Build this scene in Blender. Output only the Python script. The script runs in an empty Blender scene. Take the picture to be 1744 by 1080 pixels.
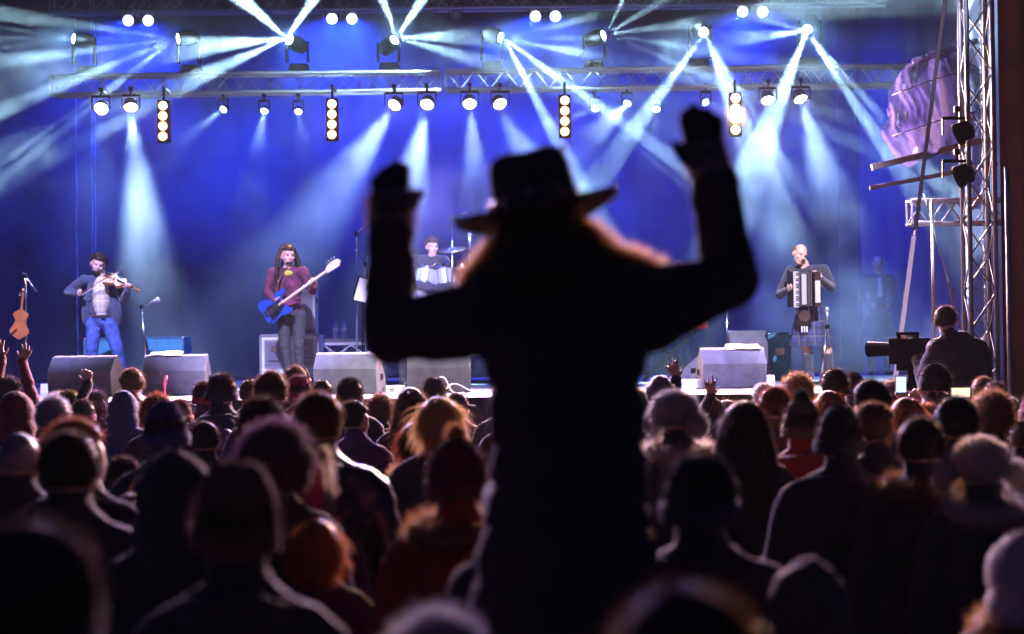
import bpy, bmesh, math, random
import numpy as np
from mathutils import Vector, Matrix, Quaternion, Euler, noise

R = math.radians
rnd = random.Random(7)
scene = bpy.context.scene
col = scene.collection

# ------------------------------------------------------------------ camera
F_PX, CX, CY = 2907.0, 872.0, 540.0          # focal length and centre in photo pixels (1744 x 1080)
CAM = Vector((0.0, 0.0, 2.0))
PITCH, ROLL = math.atan(44 / F_PX), R(0.70)
_f = Vector((0, math.cos(PITCH), math.sin(PITCH)))
_r0 = Vector((1, 0, 0))
_u0 = _r0.cross(_f)
_r = _r0 * math.cos(ROLL) - _u0 * math.sin(ROLL)
_u = _u0 * math.cos(ROLL) + _r0 * math.sin(ROLL)
cam_data = bpy.data.cameras.new('camera')
cam = bpy.data.objects.new('camera', cam_data)
col.objects.link(cam)
scene.camera = cam
cam.matrix_world = Matrix(((_r.x, _u.x, -_f.x, CAM.x), (_r.y, _u.y, -_f.y, CAM.y), (_r.z, _u.z, -_f.z, CAM.z), (0, 0, 0, 1)))
cam_data.sensor_width = 36.0
cam_data.lens = 36.0 * F_PX / 1744.0
cam_data.clip_start, cam_data.clip_end = 0.05, 500
cam_data.dof.use_dof = True
cam_data.dof.focus_distance = 15.5
cam_data.dof.aperture_fstop = 1.8


def at(px, py, Y):
    """photo pixel -> world point on the vertical plane at depth Y"""
    d = _f + _r * ((px - CX) / F_PX) + _u * ((CY - py) / F_PX)
    return CAM + d * (Y / d.y)


# ------------------------------------------------------------------ night sky, render settings
world = bpy.data.worlds.new('World')
scene.world = world
world.use_nodes = True
wn = world.node_tree
bg = wn.nodes['Background']
sky = wn.nodes.new('ShaderNodeTexSky')
sky.sky_type = 'NISHITA'
sky.sun_disc = False
sky.sun_elevation = R(-1.0)
sky.ozone_density = 8.0
sky.dust_density = 0.0
sky.sun_rotation = R(200)
wn.links.new(sky.outputs[0], bg.inputs[0])
bg.inputs[1].default_value = 0.20
scene.view_settings.view_transform = 'Standard'
scene.view_settings.look = 'None'
scene.view_settings.exposure = 0.0
scene.view_settings.gamma = 1.0
scene.render.engine = 'CYCLES'
cy = scene.cycles
cy.use_denoising = True
cy.max_bounces = 4
cy.diffuse_bounces = 2
cy.glossy_bounces = 2
cy.transmission_bounces = 4
cy.transparent_max_bounces = 12
cy.volume_bounces = 0
cy.volume_step_rate = 0.35
cy.use_light_tree = True
cy.use_adaptive_sampling = True
cy.adaptive_threshold = 0.02
cy.sample_clamp_indirect = 3.0
cy.sample_clamp_direct = 0.0
cy.caustics_reflective = False
cy.caustics_refractive = False


# ------------------------------------------------------------------ materials
MATS = {}


def mat(name, color, rough=0.6, metal=0.0, noise_scale=0, noise_amt=0.25, bump=0.0, bump_scale=80, emit=None, spec=0.5, sheen=0.0):
    if name in MATS:
        return MATS[name]
    m = bpy.data.materials.new(name)
    m.use_nodes = True
    nt = m.node_tree
    b = nt.nodes['Principled BSDF']
    b.inputs['Base Color'].default_value = (*color, 1)
    b.inputs['Roughness'].default_value = rough
    b.inputs['Metallic'].default_value = metal
    b.inputs['Specular IOR Level'].default_value = spec
    if sheen:
        b.inputs['Sheen Weight'].default_value = sheen
        b.inputs['Sheen Roughness'].default_value = 0.4
    tc = None
    if noise_scale or bump:
        tc = nt.nodes.new('ShaderNodeTexCoord')
    if noise_scale:
        n = nt.nodes.new('ShaderNodeTexNoise')
        n.inputs['Scale'].default_value = noise_scale
        n.inputs['Detail'].default_value = 5
        nt.links.new(tc.outputs['Object'], n.inputs['Vector'])
        r = nt.nodes.new('ShaderNodeMapRange')
        r.inputs[1].default_value, r.inputs[2].default_value = 0.3, 0.7
        r.inputs[3].default_value, r.inputs[4].default_value = 1 - noise_amt, 1 + noise_amt
        nt.links.new(n.outputs['Fac'], r.inputs[0])
        mx = nt.nodes.new('ShaderNodeVectorMath')
        mx.operation = 'SCALE'
        mx.inputs[0].default_value = color
        nt.links.new(r.outputs[0], mx.inputs['Scale'])
        nt.links.new(mx.outputs[0], b.inputs['Base Color'])
    if bump:
        n2 = nt.nodes.new('ShaderNodeTexNoise')
        n2.inputs['Scale'].default_value = bump_scale
        n2.inputs['Detail'].default_value = 3
        nt.links.new(tc.outputs['Object'], n2.inputs['Vector'])
        bp = nt.nodes.new('ShaderNodeBump')
        bp.inputs['Strength'].default_value = bump
        bp.inputs['Distance'].default_value = 0.20
        nt.links.new(n2.outputs['Fac'], bp.inputs['Height'])
        nt.links.new(bp.outputs[0], b.inputs['Normal'])
    if emit:
        b.inputs['Emission Color'].default_value = (*emit[0], 1)
        b.inputs['Emission Strength'].default_value = emit[1]
        m.cycles.emission_sampling = 'NONE'      # the lamp objects carry the light of these lenses
    MATS[name] = m
    return m


# ------------------------------------------------------------------ mesh helpers
class MB:
    def __init__(self):
        self.v, self.f, self.m = [], [], []

    def add(self, vs, fs, mi=0):
        o = len(self.v)
        self.v += [tuple(p) for p in vs]
        self.f += [tuple(i + o for i in f) for f in fs]
        self.m += [mi] * len(fs)
        return self

    def box(self, c, s, rot=None, mi=0, taper=None):
        x, y, z = (d / 2 for d in s)
        tx, ty = taper or (1, 1)
        vs = [Vector(p) for p in ((-x, -y, -z), (x, -y, -z), (x, y, -z), (-x, y, -z), (-x * tx, -y * ty, z), (x * tx, -y * ty, z), (x * tx, y * ty, z), (-x * tx, y * ty, z))]
        if rot is not None:
            vs = [rot @ p for p in vs]
        c = Vector(c)
        return self.add([p + c for p in vs], [(3, 2, 1, 0), (4, 5, 6, 7), (0, 1, 5, 4), (1, 2, 6, 5), (2, 3, 7, 6), (3, 0, 4, 7)], mi)

    def bar(self, a, b, w, t=None, mi=0, up=None):
        a, b = Vector(a), Vector(b)
        d = b - a
        q = d.to_track_quat('Z', 'Y')
        return self.box((a + b) / 2, (w, t or w, d.length), q.to_matrix(), mi)

    def cyl(self, a, b, r, r2=None, n=12, mi=0, caps=True):
        a, b = Vector(a), Vector(b)
        r2 = r if r2 is None else r2
        q = (b - a).to_track_quat('Z', 'Y').to_matrix()
        vs = []
        for p, rr in ((a, r), (b, r2)):
            for i in range(n):
                t = 2 * math.pi * i / n
                vs.append(p + q @ Vector((math.cos(t) * rr, math.sin(t) * rr, 0)))
        fs = [(i, (i + 1) % n, n + (i + 1) % n, n + i) for i in range(n)]
        if caps:
            fs += [tuple(range(n - 1, -1, -1)), tuple(range(n, 2 * n))]
        return self.add(vs, fs, mi)

    def lathe(self, prof, n=24, mat=None, mi=0, cap=True):
        """prof: [(r, z)]; mat: 4x4 placing it"""
        vs, fs = [], []
        for r, z in prof:
            for i in range(n):
                t = 2 * math.pi * i / n
                p = Vector((r * math.cos(t), r * math.sin(t), z))
                vs.append(mat @ p if mat is not None else p)
        for k in range(len(prof) - 1):
            for i in range(n):
                j = (i + 1) % n
                fs.append((k * n + i, k * n + j, (k + 1) * n + j, (k + 1) * n + i))
        if cap:
            fs += [tuple(range(n - 1, -1, -1)), tuple(range((len(prof) - 1) * n, len(prof) * n))]
        return self.add(vs, fs, mi)

    def ell(self, c, s, n=12, rings=8, rot=None, mi=0):
        c = Vector(c)
        vs, fs = [], []
        for k in range(1, rings):
            ph = math.pi * k / rings
            for i in range(n):
                t = 2 * math.pi * i / n
                p = Vector((s[0] * math.sin(ph) * math.cos(t), s[1] * math.sin(ph) * math.sin(t), s[2] * math.cos(ph)))
                vs.append(c + (rot @ p if rot is not None else p))
        top, bot = Vector((0, 0, s[2])), Vector((0, 0, -s[2]))
        vs += [c + (rot @ top if rot is not None else top), c + (rot @ bot if rot is not None else bot)]
        T, B = len(vs) - 2, len(vs) - 1
        for k in range(rings - 2):
            for i in range(n):
                j = (i + 1) % n
                fs.append((k * n + i, (k + 1) * n + i, (k + 1) * n + j, k * n + j))
        for i in range(n):
            j = (i + 1) % n
            fs.append((T, i, j))
            fs.append((B, (rings - 2) * n + j, (rings - 2) * n + i))
        return self.add(vs, fs, mi)

    def tube(self, pts, r, n=6, mi=0, closed=False):
        pts = [Vector(p) for p in pts]
        m = len(pts)
        vs, fs = [], []
        rr = r if isinstance(r, (list, tuple)) else [r] * m
        ref = Vector((0, 0, 1))
        for k, p in enumerate(pts):
            d = (pts[min(k + 1, m - 1)] - pts[max(k - 1, 0)]).normalized()
            a = d.cross(ref)
            if a.length < 1e-3:
                a = d.cross(Vector((1, 0, 0)))
            a.normalize()
            b = d.cross(a).normalized()
            for i in range(n):
                t = 2 * math.pi * i / n
                vs.append(p + (a * math.cos(t) + b * math.sin(t)) * rr[k])
        for k in range(m - 1):
            for i in range(n):
                j = (i + 1) % n
                fs.append((k * n + i, k * n + j, (k + 1) * n + j, (k + 1) * n + i))
        fs += [tuple(range(n - 1, -1, -1)), tuple(range((m - 1) * n, m * n))]
        return self.add(vs, fs, mi)

    def prism(self, poly, y0, y1, mi=0):
        """poly in (x, z), extruded along y"""
        n = len(poly)
        vs = [Vector((x, y0, z)) for x, z in poly] + [Vector((x, y1, z)) for x, z in poly]
        fs = [tuple(range(n)), tuple(range(2 * n - 1, n - 1, -1))] + [(i, i + n, (i + 1) % n + n, (i + 1) % n) for i in range(n)]
        return self.add(vs, fs, mi)

    def mesh(self, name, mats=(), smooth=False, bevel=0):
        me = bpy.data.meshes.new(name)
        me.from_pydata([tuple(p) for p in self.v], [], self.f)
        bm = bmesh.new()
        bm.from_mesh(me)
        bmesh.ops.recalc_face_normals(bm, faces=bm.faces)
        for i, f in enumerate(bm.faces):
            f.smooth = smooth
        bm.to_mesh(me)
        bm.free()
        if len(set(self.m)) > 1:
            me.polygons.foreach_set('material_index', self.m)
        for m in (mats if isinstance(mats, (list, tuple)) else (mats,)):
            me.materials.append(m)
        if bevel:
            bm = bmesh.new()
            bm.from_mesh(me)
            es = [e for e in bm.edges if len(e.link_faces) == 2 and e.calc_face_angle(0) > 0.6]
            bmesh.ops.bevel(bm, geom=es, offset=bevel, segments=2, affect='EDGES', profile=0.7)
            bm.to_mesh(me)
            bm.free()
        return me

    def build(self, name, mats, parent=None, smooth=False, loc=None, bevel=0):
        return link(name, self.mesh(name, mats, smooth, bevel), parent, loc)


def link(name, data, parent=None, loc=None, rot=None):
    o = bpy.data.objects.new(name, data)
    col.objects.link(o)
    if parent is not None:
        o.parent = parent
    if loc is not None:
        o.location = loc
    if rot is not None:
        o.rotation_euler = rot
    return o


def tag(o, label=None, cat=None, group=None, kind=None):
    for k, v in (('label', label), ('category', cat), ('group', group), ('kind', kind)):
        if v:
            o[k] = v
    return o


def thing(name, label, cat, loc=(0, 0, 0), rotz=0.0, group=None):
    o = link(name, None, None, loc, (0, 0, rotz))
    o.empty_display_size = 0.2
    return tag(o, label, cat, group)


def copy_tree(o, parent=None, label=None):
    c = o.copy()
    col.objects.link(c)
    c.parent = parent
    for ch in list(o.children):
        copy_tree(ch, c)
    if label:
        c['label'] = label
    return c


def aim(o, d):
    o.rotation_euler = Vector(d).to_track_quat('-Z', 'Y').to_euler()


LIGHT_GAIN = 1.0


def spot(loc, target, watts, angle, color, blend=0.15, radius=0.03, parent=None, name='lamp'):
    ld = bpy.data.lights.new(name, 'SPOT')
    ld.energy = watts * LIGHT_GAIN
    ld.color = color
    ld.spot_size = R(angle)
    ld.spot_blend = blend
    ld.shadow_soft_size = radius
    o = bpy.data.objects.new(name, ld)
    col.objects.link(o)
    o.location = loc
    aim(o, Vector(target) - Vector(loc))
    if parent is not None:
        bpy.context.view_layer.update()
        mw = o.matrix_basis.copy()
        o.parent = parent
        o.matrix_parent_inverse = parent.matrix_world.inverted()
        o.matrix_basis = mw
    return o
# ------------------------------------------------------------------ the setting
STAGE_Z, STAGE_FRONT, STAGE_BACK = 1.48, 16.6, 26.6
M_ground = mat('asphalt', (0.05, 0.05, 0.052), 0.85, noise_scale=3, noise_amt=0.35, bump=0.3)
g = MB()
g.add([(-150, -60, 0), (150, -60, 0), (150, 200, 0), (-150, 200, 0)], [(0, 1, 2, 3)])
tag(g.build('ground', M_ground), kind='structure')

M_deck = mat('deck_plywood', (0.14, 0.14, 0.16), 0.45, noise_scale=2.2, noise_amt=0.3, bump=0.15, bump_scale=40)
M_alu = mat('aluminium', (0.22, 0.22, 0.26), 0.42, 0.8, noise_scale=9, noise_amt=0.12)
M_truss = mat('truss_aluminium', (0.50, 0.50, 0.56), 0.5, 0.45)
M_skirt = mat('black_skirt', (0.012, 0.012, 0.014), 0.9)
stage = thing('stage', 'raised concert stage of grey deck panels with a black front skirt', 'stage', (0, STAGE_FRONT, 0))
me = MB().box((0, 0, 0), (1.992, 0.992, 0.06)).mesh('deck_panel', M_deck, bevel=0.006)
for i in range(8):
    for j in range(10):
        link('deck_panel', me, stage, (-7 + 2 * i + rnd.uniform(-.001, .001), 0.5 + j, STAGE_Z - 0.03 + rnd.uniform(-.002, .0005)))
MB().box((0, 5, STAGE_Z - 0.10), (16.0, 9.96, 0.06)).build('substructure', M_skirt, stage)
sk = MB()
n = 240
prof = [(-8 + 16 * k / n, 0.02 * math.sin(k * 1.1) + 0.012 * math.sin(k * 0.37)) for k in range(n + 1)]
sk.add([(x, y - 0.04, z) for z in (0.01, STAGE_Z - 0.07) for x, y in prof], [(k, k + 1, n + 2 + k, n + 1 + k) for k in range(n)])
sk.build('skirt', M_skirt, stage, smooth=True)
MB().box((0, -0.02, STAGE_Z - 0.035), (16.0, 0.035, 0.06)).build('edge_trim', M_skirt, stage)

# backdrop curtain, pleated
M_cloth = mat('stage_black_cloth', (0.006, 0.006, 0.010), 0.95, noise_scale=1.2, noise_amt=0.25, sheen=0.0, spec=0.1)


def curtain(name, label, x0, y0, x1, y1, z0, z1, mt, amp=0.035, wave=0.42, rows=6, seed=0):
    a, b = Vector((x0, y0, 0)), Vector((x1, y1, 0))
    L = (b - a).length
    n = int(L / wave * 10)
    d = (b - a) / L
    nrm = Vector((-d.y, d.x, 0))
    m = MB()
    vs = []
    for k in range(rows + 1):
        z = z0 + (z1 - z0) * k / rows
        for i in range(n + 1):
            t = L * i / n
            w = amp * (math.sin(t / wave * 2 * math.pi + 2.2 * noise.noise(Vector((t * 0.6, seed, z * 0.08)))) * (0.6 + 0.5 * noise.noise(Vector((t * 0.9, seed + 5, z * 0.15))))
                       + 0.8 * noise.noise(Vector((t * 0.5, seed + 9, z * 0.3))))
            vs.append(a + d * t + nrm * w + Vector((0, 0, z)))
    m.add(vs, [(k * (n + 1) + i, k * (n + 1) + i + 1, (k + 1) * (n + 1) + i + 1, (k + 1) * (n + 1) + i) for k in range(rows) for i in range(n)])
    return tag(m.build(name, mt, smooth=True), label, 'curtain')


curtain('backdrop_curtain', 'wide dark pleated backdrop curtain behind the band', -9.5, 26.2, 9.5, 26.2, STAGE_Z, 9.5, M_cloth)
curtain('side_curtain', 'dark stage side curtain beside the hanging violin', -8.0, 26.0, -6.7, 19.5, STAGE_Z, 9.5, M_cloth, seed=3)

# ------------------------------------------------------------------ trusses
def truss_x(label, x0, x1, Y, Z, size=0.29, rb=0.010, rc=0.024, step=0.36, mt=M_truss, name='lighting_truss', group=None):
    """horizontal box truss along X, chord by chord and brace by brace"""
    L = x1 - x0
    t = thing(name, label, 'truss', (x0, Y, Z), 0, group)
    h = size / 2 - rc
    cm = MB().cyl((0, 0, 0), (L, 0, 0), rc, n=10).mesh('chord', mt, True)
    for sy in (-1, 1):
        for sz in (-1, 1):
            link('chord', cm, t, (0, sy * h, sz * h))
    n = int(L / step)
    st = L / n
    bm_ = {s: MB().cyl((0, 0, -h * s), (st / 2, 0, h * s), rb, n=6, caps=False).mesh('brace', mt, True) for s in (1, -1)}
    for sy in (-1, 1):
        for k in range(2 * n):
            link('brace', bm_[1 if (k + (sy > 0)) % 2 else -1], t, (k * st / 2, sy * h, 0))
    bh = {s: MB().cyl((0, -h * s, 0), (st, h * s, 0), rb, n=6, caps=False).mesh('brace', mt, True) for s in (1, -1)}
    for k in range(n):
        link('brace', bh[1 if k % 2 else -1], t, (k * st, 0, h))
        link('brace', bh[-1 if k % 2 else 1], t, (k * st, 0, -h))
    em = MB().box((0, 0, 0), (0.012, size - 0.02, size - 0.02)).mesh('end_frame', mt)
    for x in (0.006, L - 0.006):
        f = MB()
        s2 = size - 0.03
        for a, b in (((0, -1), (0, 1)), ((0, -1), (0, 1))):
            pass
        for z in (-h, h):
            f.bar((x, -h, z), (x, h, z), 0.02)
        for y in (-h, h):
            f.bar((x, y, -h), (x, y, h), 0.02)
        f.build('end_frame', mt, t)
    return t


TY = 22.0                                             # depth of the main lighting truss
tz = at(755, 139, TY).z
xl, xm, xr = at(88, 139, TY).x, at(755, 139, TY).x, at(1560, 139, TY).x
truss_x('aluminium lighting truss above the violinist and the bassist', xl, xm - 0.03, TY, tz, group='lighting trusses over the stage')
truss_x('aluminium lighting truss above the drums and the accordionist', xm + 0.03, xr, TY, tz, group='lighting trusses over the stage')
UY = 24.6
uz = at(755, 2, UY).z
truss_x('purple lit upper truss carrying the pairs of blue lamps', -6.6, 6.4, UY, uz, step=0.5)
# ------------------------------------------------------------------ lamps
M_black = mat('black_metal', (0.007, 0.007, 0.008), 0.7, 0.0, spec=0.06)
M_white_lens = mat('lens_white', (0.8, 0.8, 0.8), 0.3, emit=((0.80, 0.90, 1.0), 9))
M_beam_lens = mat('lens_beam', (0.8, 0.8, 0.8), 0.3, emit=((0.82, 0.95, 1.0), 22))
M_blue_lens = mat('lens_blue', (0.8, 0.8, 0.8), 0.3, emit=((0.35, 0.60, 1.0), 10))
M_warm_lens = mat('lens_warm', (0.8, 0.8, 0.8), 0.3, emit=((1.0, 0.60, 0.30), 2.4))
M_hot_lens = mat('lens_hot', (0.8, 0.8, 0.8), 0.3, emit=((1.0, 0.62, 0.28), 9))
M_dead_lens = mat('lens_off', (0.10, 0.09, 0.16), 0.25)
BEAM_GAIN = 46.0
FRONT_GAIN = 7.0
BEAM = (0.50, 0.84, 1.0)
BLUE = (0.010, 0.045, 1.0)
ICE = (0.42, 0.66, 1.0)
WARM = (1.0, 0.54, 0.22)


def oriented(d):
    return Vector(d).to_track_quat('-Z', 'Y').to_matrix().to_4x4()


def moving_head(p, d, label):
    """stands on the truss; p = lens point, d = direction the head looks"""
    base_z = tz + 0.145
    hc = p - Vector(d).normalized() * 0.14
    t = thing('moving_head', label, 'stage light', (hc.x, TY, base_z), 0, 'moving heads standing on the lighting truss')
    o = Vector((hc.x, TY, base_z))
    MB().box((0, 0, 0.05), (0.26, 0.22, 0.10), taper=(0.9, 0.85)).build('base', M_black, t, bevel=0.01)
    zc = hc.z - base_z
    arm = MB().box((0, 0, 0), (0.035, 0.10, max(zc - 0.06, 0.1)), taper=(0.8, 0.8)).mesh('yoke_arm', M_black, bevel=0.006)
    for s in (-1, 1):
        link('yoke_arm', arm, t, (s * 0.135, hc.y - TY, 0.10 + max(zc - 0.06, 0.1) / 2))
    m4 = Matrix.Translation(hc - o) @ oriented(d)
    MB().lathe([(0.03, 0.13), (0.085, 0.11), (0.105, 0.02), (0.105, -0.06), (0.09, -0.12), (0.088, -0.135)], 20, m4).build('head', M_black, t, smooth=True)
    MB().lathe([(0.062, -0.1365), (0.045, -0.146), (0.012, -0.150)], 20, m4).build('lens', M_beam_lens, t, smooth=True)
    return t


def to3(p0, px, py, towards):
    """end point of a beam seen at pixel (px, py); `towards` metres nearer to the audience than its lamp"""
    return at(px, py, p0.y - towards)


heads = [
    ((125, 66), [(0, 26, 2.6, 50), (0, 46, 2.4, 40), (0, 66, 2.4, 34), (0, 84, 2.6, 30)], 'moving head at the truss end sending thin beams past the curtain'),
    ((303, 66), [(90, 34, 6, 150), (120, 66, 3, 90), (10, 104, 5.5, 230), (100, 150, 6, 300), (150, 185, 6.5, 330)], 'moving head fanning pale beams over the violinist'),
    ((493, 68), [(420, 4, 15, 520), (545, -8, 14, 560), (350, 82, 15, 330), (285, 160, 11, 430)], 'brightest moving head, throwing beams up beside the bassist\'s truss'),
    ((672, 68), [(645, -5, 11, 280), (722, -8, 14, 260), (775, 66, 16, 120), (830, 112, 12, 160)], 'moving head just beside the join of the two trusses'),
    ((853, 64), [(1025, 22, 6, 160), (1015, 64, 4, 150), (1100, 112, 7, 230), (1005, 176, 7.5, 330), (943, 236, 8, 340)], 'moving head sending two beams down above the hat'),
    ((1028, 60), [(1058, -6, 8, 300), (1130, -2, 9, 330), (1180, 40, 9, 270), (1170, 84, 6, 190), (1150, 112, 5, 170)], 'moving head with a fan of five beams spreading away from the drummer'),
    ((1198, 55), [(1245, 32, 9, 160), (1095, 195, 10, 420), (1225, 115, 20, 230)], 'moving head whose wide beam crosses the truss before the gloved hand'),
    ((1375, 50), [(1285, 26, 9, 130), (1215, 66, 16, 260), (1335, 150, 15, 480), (1500, 235, 7.5, 520), (1560, 262, 6, 420)], 'moving head above the accordionist shining towards the tower'),
]
for (px, py), beams, lab in heads:
    boost = {125: 2.6, 303: 1.9, 853: 1.7, 1028: 2.2}.get(px, 1.0)
    p = at(px, py, TY - 0.26)
    dirs = [to3(p, b[0], b[1], 0.04) - p for b in beams]
    mean = sum((d.normalized() for d in dirs), Vector()) + Vector((0, -2.2, 0))
    t = moving_head(p, mean, lab)
    p = p + mean.normalized() * 0.05
    for (bx, by, ang, w), d in zip(beams, dirs):
        spot(p, p + d, w * BEAM_GAIN * boost, ang * 1.05, BEAM, 0.55, 0.02, t)
    spot(p, p + Vector((0, -1, -0.1)), 260, 170, (0.28, 0.62, 1.0), 1.0, 0.05, t)


def par_can(p, d, label, lens, size=0.085, drop=0.16, group=None, name='par_can', arm=0.0):
    t = thing(name, label, 'stage light', p, 0, group)
    m4 = oriented(d)
    MB().lathe([(size * 0.5, size * 1.6), (size * 0.95, size * 1.3), (size * 1.08, size * 0.2), (size * 1.12, 0.0), (size * 1.02, 0.0), (size * 1.0, 0.02)], 18, m4, cap=False).build('housing', M_black, t, smooth=True)
    lm = MB()
    n = 18
    for i in range(7):                                   # seven-cell LED lens
        a = i * math.pi / 3
        r = 0 if i == 6 else size * 0.62
        lm.lathe([(size * 0.36, 0.012), (size * 0.30, 0.0), (size * 0.1, -0.004)], 6, m4 @ Matrix.Translation((r * math.cos(a), r * math.sin(a), 0)))
    lm.lathe([(size * 0.98, 0.022), (size * 0.98, 0.014)], n, m4)
    lm.build('lens', lens, t)
    yk = MB()
    w = size * 1.35
    q = Vector((1, 0, 0))
    top = Vector((0, 0, drop))
    yk.bar(q * -w, q * -w + top, 0.012, 0.03)
    yk.bar(q * w, q * w + top, 0.012, 0.03)
    yk.bar(q * -w + top, q * w + top, 0.012, 0.03)
    yk.build('yoke', M_black, t)
    cl_ = MB().cyl(top, top + Vector((0, 0, 0.07)), 0.014).box(top + Vector((0, 0, 0.085)), (0.05, 0.06, 0.05))
    if arm:
        cl_.cyl(top + Vector((0, 0, 0.085)), top + Vector((0, arm - 0.12, 0.085)), 0.014)
    cl_.build('clamp', M_black, t)
    return t


# PARs hung under the main truss: (px, py), beam target pixel, watts, cone, lens, colour
pars = [
    ((172, 186), (168, 300), 60, 30, M_white_lens, ICE, 'round stage lamp under the truss end above the violinist'),
    ((223, 184), (250, 420), 1500, 22, M_white_lens, ICE, 'round stage lamp casting the strong white beam behind the violinist'),
    ((671, 180), (560, 340), 520, 26, M_white_lens, ICE, 'first of four round lamps over the drums, beam slanting towards the bassist'),
    ((727, 179), (690, 350), 520, 24, M_white_lens, ICE, 'second of four round lamps over the drums, by the truss join'),
    ((800, 178), (815, 350), 420, 20, M_white_lens, ICE, 'third of four round lamps over the drums'),
    ((852, 178), (930, 330), 360, 28, M_white_lens, ICE, 'fourth of four round lamps over the drums, above the hat'),
    ((1308, 172), (1330, 420), 420, 20, M_white_lens, ICE, 'round stage lamp under the truss above the accordionist, beside the warm lamp bar'),
    ((1364, 170), (1450, 440), 420, 26, M_white_lens, ICE, 'round stage lamp under the truss above the accordionist, farther along from the warm lamp bar'),
]
for (px, py), (ax, ay), w, ang, lens, c, lab in pars:
    p = at(px, py, TY - 0.50)
    t = par_can(p, at(ax, ay, TY - 0.9) - p + Vector((0, -0.9, 0)), lab, lens, group='round lamps hung under the lighting truss', arm=0.5)
    spot(p + Vector((0, -0.03, -0.02)), at(ax, ay, TY + 0.35), w * 8, ang * 1.2, c, 1.0, 0.05, t)
    spot(p + Vector((0, -0.14, 0)), (p.x * 0.6, 9, 1.5), 4600, 100, (0.58, 0.38, 1.0), 0.9, 0.07, t)

# small wash heads under the truss
wash = [((380, 187), (335, 222), 60, 22, 'small wash lamp beaming sideways between the warm lamp bars above the bassist'),
        ((450, 190), (440, 250), 120, 26, 'small wash lamp shining straight down above the bassist'),
        ((508, 191), (520, 260), 10, 30, 'dim small wash lamp next to the warm lamp bar above the bassist'),
        ((1013, 185), (960, 205), 50, 18, 'small wash lamp aimed at the warm lamp bar above the hat'),
        ((1068, 177), (1030, 215), 130, 34, 'small wash lamp beside the raised gloved hand, beam slanting down'),
        ((1118, 187), (1110, 260), 10, 30, 'dim small wash lamp just above the raised gloved hand'),
        ((1202, 175), (1260, 195), 30, 22, 'small wash lamp half hidden by the raised gloved hand')]
for (px, py), (ax, ay), w, ang, lab in wash:
    p = at(px, py, TY + 0.08)
    t = par_can(p, Vector((0, -1, -0.35)) + (at(ax, ay, TY) - p).normalized() * 0.6, lab, M_blue_lens, 0.05, 0.14, 'small wash lamps under the lighting truss', 'wash_light')
    spot(p + Vector((0, -0.03, 0)), at(ax, ay, TY - 0.15), w * 9, ang, ICE, 0.6, 0.03, t)

# pairs of PARs on the upper truss
for i, (x, y) in enumerate(((218, 35), (565, 32), (912, 28), (1265, 20))):
    where = ('over the violinist', 'over the bassist', 'above the hat', 'over the accordionist')[i]
    for k in (0, 1):
        px = x + k * 34
        p = at(px, y, UY - 0.1)
        t = par_can(p, Vector((0, -1, -0.25)), 'round blue-white lamp of the upper pair ' + where + (', the one towards the violinist' if k == 0 else ', the one towards the tower'), M_white_lens, 0.075, 0.16, 'pairs of round lamps on the upper truss')
        spot(p + Vector((0, -0.04, 0)), at(px + (-30 if k == 0 else 30), y + 180, UY + 0.5), (750, 1300, 1300, 800)[i], 165, BLUE, 1.0, 0.04, t)
        spot(p + Vector((0, -0.04, 0)), at(px + (-12 if k == 0 else 14), y + 60, UY - 0.2), 160, 36, (0.12, 0.30, 1.0), 0.8, 0.04, t)
for px in (730, 776):
    p = at(px, 25, UY - 0.1)
    par_can(p, Vector((0, -1, -0.3)), 'unlit round lamp of the upper pair beside the truss join, ' + ('nearer the bassist' if px < 750 else 'nearer the hat'), M_dead_lens, 0.075, 0.16, 'unlit lamps on the upper truss')

# warm four-lamp bars
for (px, y0, dy), lens, w, lab in (((277, 180, 17.3), M_warm_lens, 0.6, 'bar of four warm round lamps above the violinist'),
                               ((565, 177, 17.3), M_warm_lens, 0.7, 'bar of four warm round lamps beside the bassist\'s headstock'),
                               ((962, 171, 17.6), M_warm_lens, 1.0, 'bar of four warm round lamps above the hat'),
                               ((1253, 167, 18.0), M_hot_lens, 2.4, 'brightest bar of four warm lamps behind the raised gloved hand')):
    bY = TY - 0.62
    pts = [at(px, y0 + dy * k, bY) for k in range(4)]
    t = thing('blinder_bar', lab, 'stage light', (pts[0].x, bY, pts[3].z), 0, 'vertical bars of four warm lamps')
    o = Vector((pts[0].x, bY, pts[3].z))
    hz = pts[0].z - pts[3].z
    MB().box((0, 0.075, hz / 2), (0.15, 0.12, hz + 0.15)).build('housing', M_black, t, bevel=0.01)
    MB().cyl((0, 0.07, hz + 0.07), (0, 0.07, tz - o.z - 0.13), 0.015).cyl((0, 0.05, tz - o.z - 0.12), (0, 0.60, tz - o.z - 0.12), 0.015).build('hanger', M_black, t)
    m = MB().lathe([(0.057, 0.012), (0.056, -0.002), (0.035, -0.014), (0.008, -0.017)], 20, oriented((0, -1, 0))).mesh('lamp', lens, True)
    for q in pts:
        link('lamp', m, t, (q.x - o.x, 0, q.z - o.z))
    spot(pts[1] + Vector((0, -0.05, -0.05)), (pts[1].x * 0.5, 8, 1.6), 6500 * w, 110, WARM, 0.9, 0.06, t)

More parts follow.
